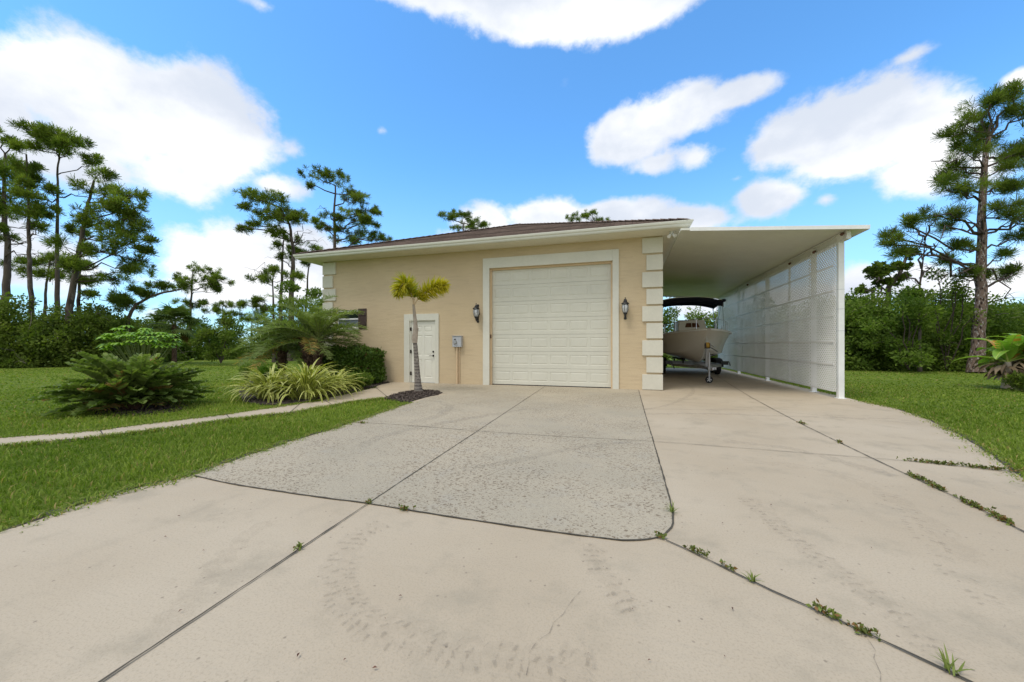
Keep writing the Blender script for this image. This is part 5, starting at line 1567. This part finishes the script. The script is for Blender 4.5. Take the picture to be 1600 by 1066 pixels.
def pine(label, trunk, d, r0, blobs, seed, dens=1.0, mat='needle', bark='barkfar', group='slash pines beyond the lawn', nl=.36, nw=.024, dead=(), name='pine_tree', rt=.25, lean_base=None, cat='pine tree', bias=0.):
    r = np.random.default_rng(seed)
    tp = [P(x, y, d) for x, y in trunk]; bx = tp[0].copy()
    if bx[2] > .05: bx = bx + (tp[0] - tp[1]) * .15; bx[2] = 0; tp = [bx] + tp
    else: tp[0][2] = 0; bx = tp[0]
    o = thing(name, label, cat, (float(bx[0]), float(bx[1]), 0), group)
    # smooth trunk
    A = [tp[0]]
    for i in range(len(tp) - 1):
        m_ = 4
        for q in range(1, m_ + 1):
            A.append(tp[i] * (1 - q / m_) + tp[i + 1] * q / m_ + (r.normal(size=3) * r0 * .10 if q < m_ else 0))
    Ls = np.cumsum([0] + [np.linalg.norm(A[i + 1] - A[i]) for i in range(len(A) - 1)]); fr = Ls / Ls[-1]
    rad = [r0 * (1 - (1 - rt) * f ** 1.1) * (1 + .35 * math.exp(-f * 22)) for f in fr]
    mb = MB(); mb.tube([tuple(p) for p in A], rad, 10)
    A = np.array(A); lm = MB(); cc, cd, ct = [], [], []
    px2m = d / FOC
    for (x, y, rx, ry) in blobs:
        dz = r.normal() * rx * px2m * .55 + bias; c = P(x, y, d) + FW * dz
        rw, rh = rx * px2m, ry * px2m * 1.2
        # branch leaves the trunk a little below the blob
        hz = c[2] - abs(np.linalg.norm((c - A[np.argmin(abs(A[:, 2] - c[2]))])[:2])) * .28
        cand = A[A[:, 2] > min(A[-1, 2] - .2, A[-1, 2] * .25)]; j = np.argmin(abs(cand[:, 2] - hz)); a0 = cand[j]
        hd = np.linalg.norm(c - a0)
        br = curve(a0, c - [0, 0, rh * .25], .06 * (1 if hd > rw * 2 else .3), 5, r, .10); rr = min(r0 * .30, .018 + .028 * hd) * .8
        lm.tube([tuple(p) for p in br], list(np.linspace(rr, rr * .45, len(br))), 6)
        nsub = max(3, int(rw * rh * 5.8 * dens) + 3)
        for k in range(nsub):
            dd_ = unit(r.normal(size=3)); dd_[2] = abs(dd_[2]) - .3
            q = (.35 + .65 * r.random()); s_ = c + dd_ * np.array([rw, rw, rh]) * q
            s0 = br[r.integers(2, len(br))]
            lm.tube([tuple(p) for p in curve(s0, s_, .08, 3, r, .12)], list(np.linspace(rr * .42, .008, 4)), 4, cap=False)
            m_ = r.integers(5, 9); ctr = s_ + r.normal(size=(m_, 3)) * np.array([.21, .21, .17]) * min(1, max(rw, .5)); cc.append(ctr)
            cd.append(unit(np.repeat((s_ - c)[None], m_, 0) + [0, 0, .25])); ct.append(np.clip(np.full(m_, r.random() * .75) + .12 * r.normal(size=m_), 0, .9))
    for (x0, y0, x1, y1) in dead:
        p0, p1 = P(x0, y0, d), P(x1, y1, d) + FW * r.normal() * .5; q = curve(p0, p1, .05, 6, r, .12); rr = .05
        lm.tube([tuple(p) for p in q], list(np.linspace(rr, .012, 7)), 5)
        for k in range(5):
            s_ = q[r.integers(2, 7)]; lm.tube([tuple(p) for p in curve(s_, s_ + r.normal(size=3) * np.array([.5, .5, .3]), .05, 3, r, .15)], [.015, .011, .008, .005], 4, cap=False)
    mb.add(lm.v, lm.f, 1, True)
    mb.build('trunk', [M[bark], M['branch']], o, recalc=False)
    if cc:
        cc, cd, ct = np.concatenate(cc), np.concatenate(cd), np.concatenate(ct); nn = 38
        T = np.repeat(ct, nn) + .08 * r.normal(size=len(ct) * nn); T = np.clip(T, 0, .92); T[r.random(len(T)) < .035] = 1
        lv = Leaves(); lv.quads(tufts(cc, cd, nn, nl, nw, r), T); lv.build('crown', M[mat], o)
    return o


pine('thick pine at the far left edge with foliage down most of its trunk', [(6, 480), (10, 461), (12, 400), (6, 308), (8, 240)], 25, .24, [(10, 214, 15, 11), (30, 227, 8, 6), (4, 268, 20, 22), (26, 284, 20, 16), (18, 325, 26, 20), (2, 372, 22, 20), (10, 305, 24, 14), (-20, 250, 20, 30), (-25, 330, 25, 30), (30, 350, 18, 10)], 101, .85, dead=[(10, 400, 62, 402), (12, 372, 55, 388), (12, 390, 60, 375)])
pine('straight pine with a thin sparse crown, second from the left edge', [(49, 480), (46, 420), (45, 371), (44, 292), (41, 241)], 23, .15, [(42, 240, 9, 5), (50, 265, 14, 8), (57, 298, 20, 10), (68, 316, 16, 10), (38, 330, 18, 9), (62, 340, 18, 12), (75, 330, 14, 8), (52, 280, 10, 6)], 102, .8, dead=[(45, 372, 80, 366), (44, 330, 90, 312)])
pine('tall slender pine topped by a flat umbrella crown', [(90, 482), (89, 400), (90, 308), (90, 262), (93, 240)], 24, .15, [(62, 214, 14, 7), (80, 217, 20, 8), (104, 226, 24, 10), (126, 240, 18, 12), (142, 255, 13, 12), (95, 302, 13, 6), (115, 222, 20, 8), (60, 235, 10, 6), (100, 240, 18, 7)], 103, 1.0, dead=[(90, 308, 130, 300), (90, 312, 58, 318)])
pine('leaning pine with the broadest crown of the left group', [(108, 482), (121, 403), (128, 371), (137, 317), (147, 282)], 23, .21, [(160, 274, 18, 9), (155, 300, 25, 10), (190, 300, 25, 13), (160, 330, 32, 12), (206, 328, 24, 15), (215, 355, 17, 10), (138, 350, 28, 12), (178, 365, 38, 12), (205, 385, 26, 12), (224, 392, 10, 9), (150, 395, 32, 12), (188, 410, 32, 10), (130, 420, 20, 8), (160, 432, 24, 7), (205, 425, 11, 5), (232, 375, 7, 8), (110, 360, 14, 12), (215, 340, 15, 9)], 104, 1.05)
pine('young dark pine behind and between the tall left trunks', [(70, 485), (72, 450), (76, 420), (80, 395)], 29, .14, [(60, 408, 26, 10), (50, 424, 22, 8), (75, 430, 26, 9), (98, 432, 20, 9), (84, 404, 18, 8), (34, 410, 14, 6)], 105, 1.0, dead=[(78, 440, 118, 430)])
pine('narrow pine just behind the leaning one, with short side tufts', [(123, 480), (124, 440), (126, 405)], 27, .17, [(118, 440, 16, 7), (138, 440, 16, 6), (130, 418, 14, 7), (142, 462, 12, 5)], 106, .9, dead=[(126, 455, 165, 470)])
pine('pine limb arching sideways low over the brush', [(200, 497), (212, 476), (238, 462), (262, 456), (283, 452)], 25, .13, [(175, 465, 18, 6), (198, 474, 12, 6), (225, 462, 8, 5), (240, 449, 14, 6), (184, 480, 20, 5), (212, 455, 6, 5)], 107, 1.2, rt=.4)
pine('small round topped pine standing alone left of the middle', [(296, 525), (298, 480), (300, 445), (301, 425)], 34, .15, [(300, 424, 20, 8), (284, 437, 12, 6), (314, 440, 22, 7), (300, 450, 25, 6), (344, 438, 11, 6), (330, 448, 12, 5), (284, 476, 14, 5), (312, 476, 13, 6), (340, 455, 8, 4)], 108, 1.0, dead=[(335, 440, 357, 442)])
pine('little flat topped pine right of the small round one', [(349, 515), (348, 495), (348, 478)], 38, .12, [(348, 477, 15, 6), (338, 487, 10, 4), (364, 492, 14, 5)], 109, 1.0)
pine('little pale pine beside the date palm, low on the skyline', [(393, 520), (394, 500), (394, 492)], 42, .12, [(394, 491, 13, 6), (405, 500, 9, 5), (382, 500, 8, 4)], 110, .9)
pine('tall forked pine left of the garage roof with dead side branches', [(455, 500), (456, 476), (457, 427), (458, 386), (452, 350), (438, 325)], 31, .27, [(398, 311, 24, 9), (428, 319, 28, 11), (454, 331, 18, 12), (380, 323, 11, 5), (378, 358, 10, 5), (430, 344, 25, 8), (444, 370, 20, 10), (462, 350, 13, 12), (396, 350, 8, 4), (414, 335, 20, 7), (470, 340, 8, 8)], 111, 1.1, dead=[(458, 386, 494, 366), (458, 382, 482, 352), (458, 380, 495, 378), (458, 420, 430, 402), (455, 430, 392, 420)])
pine('shorter trunk close beside the forked pine with bushy mid tufts', [(438, 500), (439, 470), (441, 413), (443, 375)], 33, .2, [(440, 386, 15, 9), (450, 402, 11, 8), (455, 372, 10, 7)], 112, 1.1)
pine('tall rounded pine rising behind the left end of the garage roof', [(524, 460), (523, 391), (522, 332), (524, 291)], 33, .25, [(505, 284, 20, 8), (530, 280, 22, 9), (548, 296, 20, 10), (560, 316, 15, 10), (584, 331, 9, 8), (487, 292, 7, 4), (560, 346, 28, 9), (545, 358, 24, 9), (583, 366, 15, 7), (601, 373, 7, 4), (490, 346, 10, 6), (506, 356, 12, 6), (530, 345, 15, 7), (556, 330, 15, 7), (575, 350, 14, 7), (538, 375, 20, 7)], 113, 1.1, dead=[(522, 345, 499, 320), (522, 370, 480, 345)])
pine('low pine crown touching the left corner of the gutter', [(478, 480), (482, 420), (487, 398)], 34, .15, [(488, 394, 20, 6), (470, 398, 10, 4), (476, 412, 6, 5)], 114, 1.1)
pine('thin young pine among the trunks left of the garage', [(428, 505), (427, 470), (426, 440), (428, 426)], 28, .12, [(430, 428, 14, 7), (414, 440, 14, 6), (400, 470, 8, 4), (448, 432, 13, 8), (408, 484, 13, 5), (385, 476, 8, 4)], 115, .9, dead=[(426, 445, 400, 422)])
pine('broad pine crown just showing over the middle of the roof', [(722, 480), (723, 400), (724, 350)], 44, .25, [(700, 346, 17, 7), (722, 339, 22, 6), (746, 346, 17, 6), (725, 350, 22, 7), (758, 352, 9, 4)], 116, 1.0)
pine('small pine tip over the roof left of the ridge end', [(893, 480), (893, 400), (893, 350)], 46, .2, [(893, 343, 11, 5)], 117, 1.0)
pine('ragged pine top over the roof near the ridge end', [(930, 480), (930, 400), (932, 350)], 44, .2, [(924, 334, 10, 5), (942, 343, 15, 5), (914, 340, 5, 3)], 118, 1.0)
pine('huge near pine with pale flaking bark on the right lawn', [(1525, 583), (1529, 530), (1533, 480), (1533, 418), (1535, 317), (1538, 262), (1545, 215)], 17.2, .235,
     [(1555, 146, 30, 8), (1582, 152, 25, 11), (1535, 165, 14, 8), (1562, 176, 30, 12), (1592, 185, 22, 18), (1510, 192, 18, 8), (1499, 206, 18, 9), (1522, 222, 20, 9), (1503, 246, 16, 7), (1494, 258, 20, 8), (1526, 266, 25, 8), (1562, 266, 25, 8), (1586, 246, 20, 13), (1592, 290, 20, 9), (1474, 287, 17, 8), (1462, 301, 20, 7), (1500, 302, 26, 7), (1562, 302, 22, 8), (1454, 337, 20, 8), (1530, 332, 25, 8), (1410, 355, 18, 7), (1390, 368, 14, 7), (1384, 385, 13, 7), (1400, 398, 14, 5), (1480, 340, 16, 6), (1500, 352, 20, 7), (1500, 405, 14, 5), (1572, 342, 25, 9), (1592, 352, 18, 8), (1582, 372, 16, 7), (1572, 400, 16, 7), (1562, 432, 20, 7), (1592, 426, 15, 7), (1515, 428, 10, 4), (1630, 230, 30, 40), (1640, 330, 30, 40), (1545, 200, 20, 10), (1575, 215, 22, 10), (1498, 388, 12, 6)],
     119, 1.0, 'needleR', 'bark', nl=.36, nw=.015, rt=.35, dead=[(1533, 415, 1455, 445), (1533, 385, 1447, 402), (1535, 365, 1425, 370), (1535, 420, 1590, 468), (1533, 440, 1495, 436), (1537, 262, 1448, 255)], group=None)
pine('dark drooping cedar with a bare top right of the carport', [(1385, 500), (1388, 450), (1405, 430), (1420, 390)], 21, .22, [(1375, 424, 20, 8), (1396, 420, 14, 7), (1386, 442, 20, 7), (1364, 432, 10, 6), (1410, 435, 15, 8), (1350, 455, 10, 4), (1420, 402, 5, 14)], 120, 1.6, 'brush', nl=.2, nw=.06, group=None, cat='cedar', name='cedar_tree', dead=[(1385, 455, 1332, 458), (1385, 430, 1348, 445), (1420, 400, 1424, 384)])
pine('bare dead sapling between the cedar and the huge pine', [(1437, 500), (1437, 447), (1443, 400), (1448, 355)], 17.8, .07, [], 121, rt=.2, group=None, cat='dead tree', name='dead_tree', dead=[(1440, 420, 1425, 372), (1442, 405, 1480, 375), (1438, 435, 1470, 415), (1445, 375, 1432, 352), (1446, 370, 1462, 350), (1438, 445, 1415, 420)])

# ---------------------------------------------------------------- broadleaf trees on the tree line
def leafy(label, px, py0, d, blobs, L, seed, mat='brushR', per=170, cat='tree', group='small leafy trees on the tree line', trunk_r=.022):
    r = np.random.default_rng(seed); q = P(px, HOR, d); b = np.array([q[0], q[1], 0.]); o = thing('leafy_tree', label, cat, tuple(b), group); lv = Leaves(); mb = MB(); k_ = d / FOC
    for (x, y, rx, ry) in blobs:
        c = P(x, y, d) + FW * r.normal() * rx * k_ * .4; br = curve(b + [0, 0, .1], c, .05, 5, r, .05); mb.tube([tuple(p) for p in br], list(np.linspace(trunk_r, .02, 6)), 6)
        ns = max(4, int(rx * ry * k_ * k_ * 7))
        for s in range(ns):
            dd_ = unit(r.normal(size=3)); cc_ = c + dd_ * np.array([rx, rx, ry]) * k_ * .75 * r.random() ** .4; rd = .28 + .25 * r.random()
            mb.tube([tuple(p) for p in curve(c, cc_, .03, 2, r, .1)], [.02, .014, .008], 4, cap=False)
            n = int(per * (.7 + .5 * r.random())); lv.quads(leaf_cloud(cc_, (rd, rd, rd * .7), n, L, r, .3), np.clip(r.random() * .6 + .18 * r.normal(size=n) + .1, 0, .93))
    mb.build('stems', M['branch'], o, recalc=False); lv.build('crown', M[mat], o); return o


leafy('leafy green understory tree beside the left garage corner', 485, 520, 26, [(485, 462, 18, 12), (470, 476, 20, 12), (500, 478, 14, 12), (455, 450, 12, 10), (440, 480, 22, 12), (478, 495, 30, 14)], .16, 201)
leafy('dark rounded bush like tree behind the date palms, on the lawn edge', 345, 560, 24, [(345, 505, 22, 14), (330, 525, 28, 16), (365, 528, 28, 18), (348, 545, 30, 14), (330, 555, 22, 8), (368, 552, 22, 10)], .14, 202, 'brush', 220)
leafy('wispy shrub with bare shoots left of the huge pine', 1478, 500, 18.2, [(1490, 452, 14, 8), (1500, 440, 10, 5), (1474, 468, 16, 8), (1462, 430, 4, 4), (1505, 462, 12, 8), (1480, 500, 24, 20), (1485, 535, 28, 20), (1480, 562, 28, 14)], .12, 203, 'brush', 60)
leafy('tall bright green bush leaning beside the carport post', 1420, 560, 17.6, [(1425, 465, 26, 14), (1400, 480, 26, 14), (1445, 462, 18, 12), (1430, 500, 34, 18), (1385, 505, 28, 16), (1400, 535, 34, 20), (1435, 540, 34, 22), (1415, 560, 36, 14)], .13, 204, 'brushR', 200)


def fan_palm(label, px, d, py, n, L, seed):
    r = np.random.default_rng(seed); q = P(px, HOR, d); b = np.array([q[0], q[1], 0.]); h = EYE + (HOR - py) / FOC * d; o = thing('cabbage_palm', label, 'palm tree', tuple(b)); lv = Leaves(); mb = MB()
    mb.tube([tuple(b), tuple(b + [.05, 0, h * .6]), tuple(b + [0, 0, h])], [.16, .13, .15], 10); mb.build('trunk', M['ptrunk'], o); mb = MB()
    for k in range(n):
        az = r.random() * 2 * PI; e = -.9 + 2.3 * r.random(); d_ = np.array([math.cos(az) * math.cos(e), math.sin(az) * math.cos(e), math.sin(e)]); c = b + [0, 0, h] + d_ * L; mb.tube([tuple(b + [0, 0, h]), tuple(c)], [.02, .012], 5)
        m_ = 20; a = np.linspace(-1.9, 1.9, m_); sd0 = unit(np.cross(d_, [0, 0, 1.])); up_ = np.cross(sd0, d_)
        dr = unit(d_ * np.cos(a)[:, None] + sd0 * np.sin(a)[:, None] - [0, 0, .15]); l = L * .85 * (.8 + .25 * r.random(m_)); sp = unit(np.cross(dr, up_)) * .05
        c_ = np.repeat(c[None], m_, 0); mid = c_ + dr * (l * .55)[:, None]; tip = mid + unit(dr - [0, 0, .7]) * (l * .5)[:, None]; tn = .2 + .5 * r.random() if e > -.8 else 1.
        lv.quads(np.stack([c_ - sp * .3, c_ + sp * .3, mid + sp, mid - sp], 1), tn); lv.quads(np.stack([mid - sp, mid + sp, tip + sp * .2, tip - sp * .2], 1), tn)
    lv.build('fronds', M['zamia'], o); mb.build('frond_stalks', M['weed_s'], o, recalc=False)


fan_palm('dark cabbage palm with fan leaves on the skyline behind the umbrella plant', 272, 27, 508, 44, 1.0, 211)

# ---------------------------------------------------------------- brush along the tree line
def brush(name, label, path_, hts, depth, seed, mat, L, per, step=.62):
    """path_: (photo x, distance); hts: photo y of the skyline at those points"""
    r = np.random.default_rng(seed); pts = np.array([(P(x, HOR, d)[0], P(x, HOR, d)[1], EYE + (HOR - y) / FOC * d) for (x, d), y in zip(path_, hts)])
    seg = np.linalg.norm(np.diff(pts[:, :2], axis=0), axis=1); cum = np.r_[0, np.cumsum(seg)]; lv = Leaves(); mb = MB(); s = 0
    while s < cum[-1]:
        i = min(np.searchsorted(cum, s, 'right') - 1, len(pts) - 2); f = (s - cum[i]) / seg[i]; c = pts[i] * (1 - f) + pts[i + 1] * f; tg = unit((pts[i + 1] - pts[i])[:2]); nr_ = np.array([-tg[1], tg[0]])
        if np.dot(nr_, c[:2]) < 0: nr_ = -nr_
        Ht = c[2] * (.86 + .1 * math.sin(s * .9) + .08 * math.sin(s * 2.3 + 1) + .06 * r.normal())
        for lay in range(depth):
            z = .25 + .1 * r.random()
            while z < Ht + (.25 if lay else -.35):
                off = lay * .75 + (z / Ht) * .6 + .30 * r.normal(); p = np.array([c[0] + nr_[0] * off + tg[0] * .3 * r.normal(), c[1] + nr_[1] * off + tg[1] * .3 * r.normal(), z])
                rd = (.42 + .28 * r.random()) * (1 if lay == 0 else 1.25); n = int(per * (.6 + .8 * r.random()) * (1 if lay == 0 else .8))
                tn = np.clip(.18 + .5 * r.random() ** 1.6 + .17 * r.normal(size=n), 0, .95)
                if r.random() < .06: tn = np.clip(tn + .35, 0, 1)
                lv.quads(leaf_cloud(p, (rd, rd, rd * .72), n, L, r, .25, .3, .5), tn)
                if lay == 0 and r.random() < .16:
                    q = p + r.normal(size=3) * [.9, .5, .4] - np.array([nr_[0], nr_[1], 0]) * .35; mb.tube([tuple(v) for v in curve(p - np.array([nr_[0], nr_[1], 0]) * .3, q, .1, 4, r, .08)], [.014, .012, .010, .007, .004], 4, cap=False)
                z += .52 + .2 * r.random()
        s += step * (.8 + .4 * r.random())
    o = lv.build(name, M[mat], None, kind='stuff'); tag(o, label, 'brush'); tb = mb.build('twigs', M['twig'], None, recalc=False, kind='stuff'); tb.parent = o
    return o


brush('brush', 'dark tangled brush under the tall pines at the left lawn edge', [(-150, 20), (0, 20.8), (100, 22), (190, 24), (235, 27), (262, 31)], [464, 470, 474, 486, 498, 508], 3, 301, 'brush', .16, 250)
brush('brush', 'lower mixed brush at the back of the lawn between umbrella plant and garage', [(255, 31), (300, 33), (380, 36), (470, 37), (560, 38)], [508, 504, 500, 496, 488], 4, 302, 'brushR', .20, 160, .8)
brush('brush', 'green brush behind the boat seen under the carport roof', [(985, 31), (1060, 30), (1150, 27), (1230, 23), (1300, 20)], [470, 466, 470, 480, 476], 2, 303, 'brushR', .19, 170, .75)
brush('brush', 'dense green brush behind the huge pine at the right lawn edge', [(1290, 19.5), (1340, 18.9), (1420, 18.6), (1500, 18.5), (1600, 19), (1720, 20)], [472, 464, 456, 468, 468, 464], 4, 304, 'brushR', .155, 250, .55)
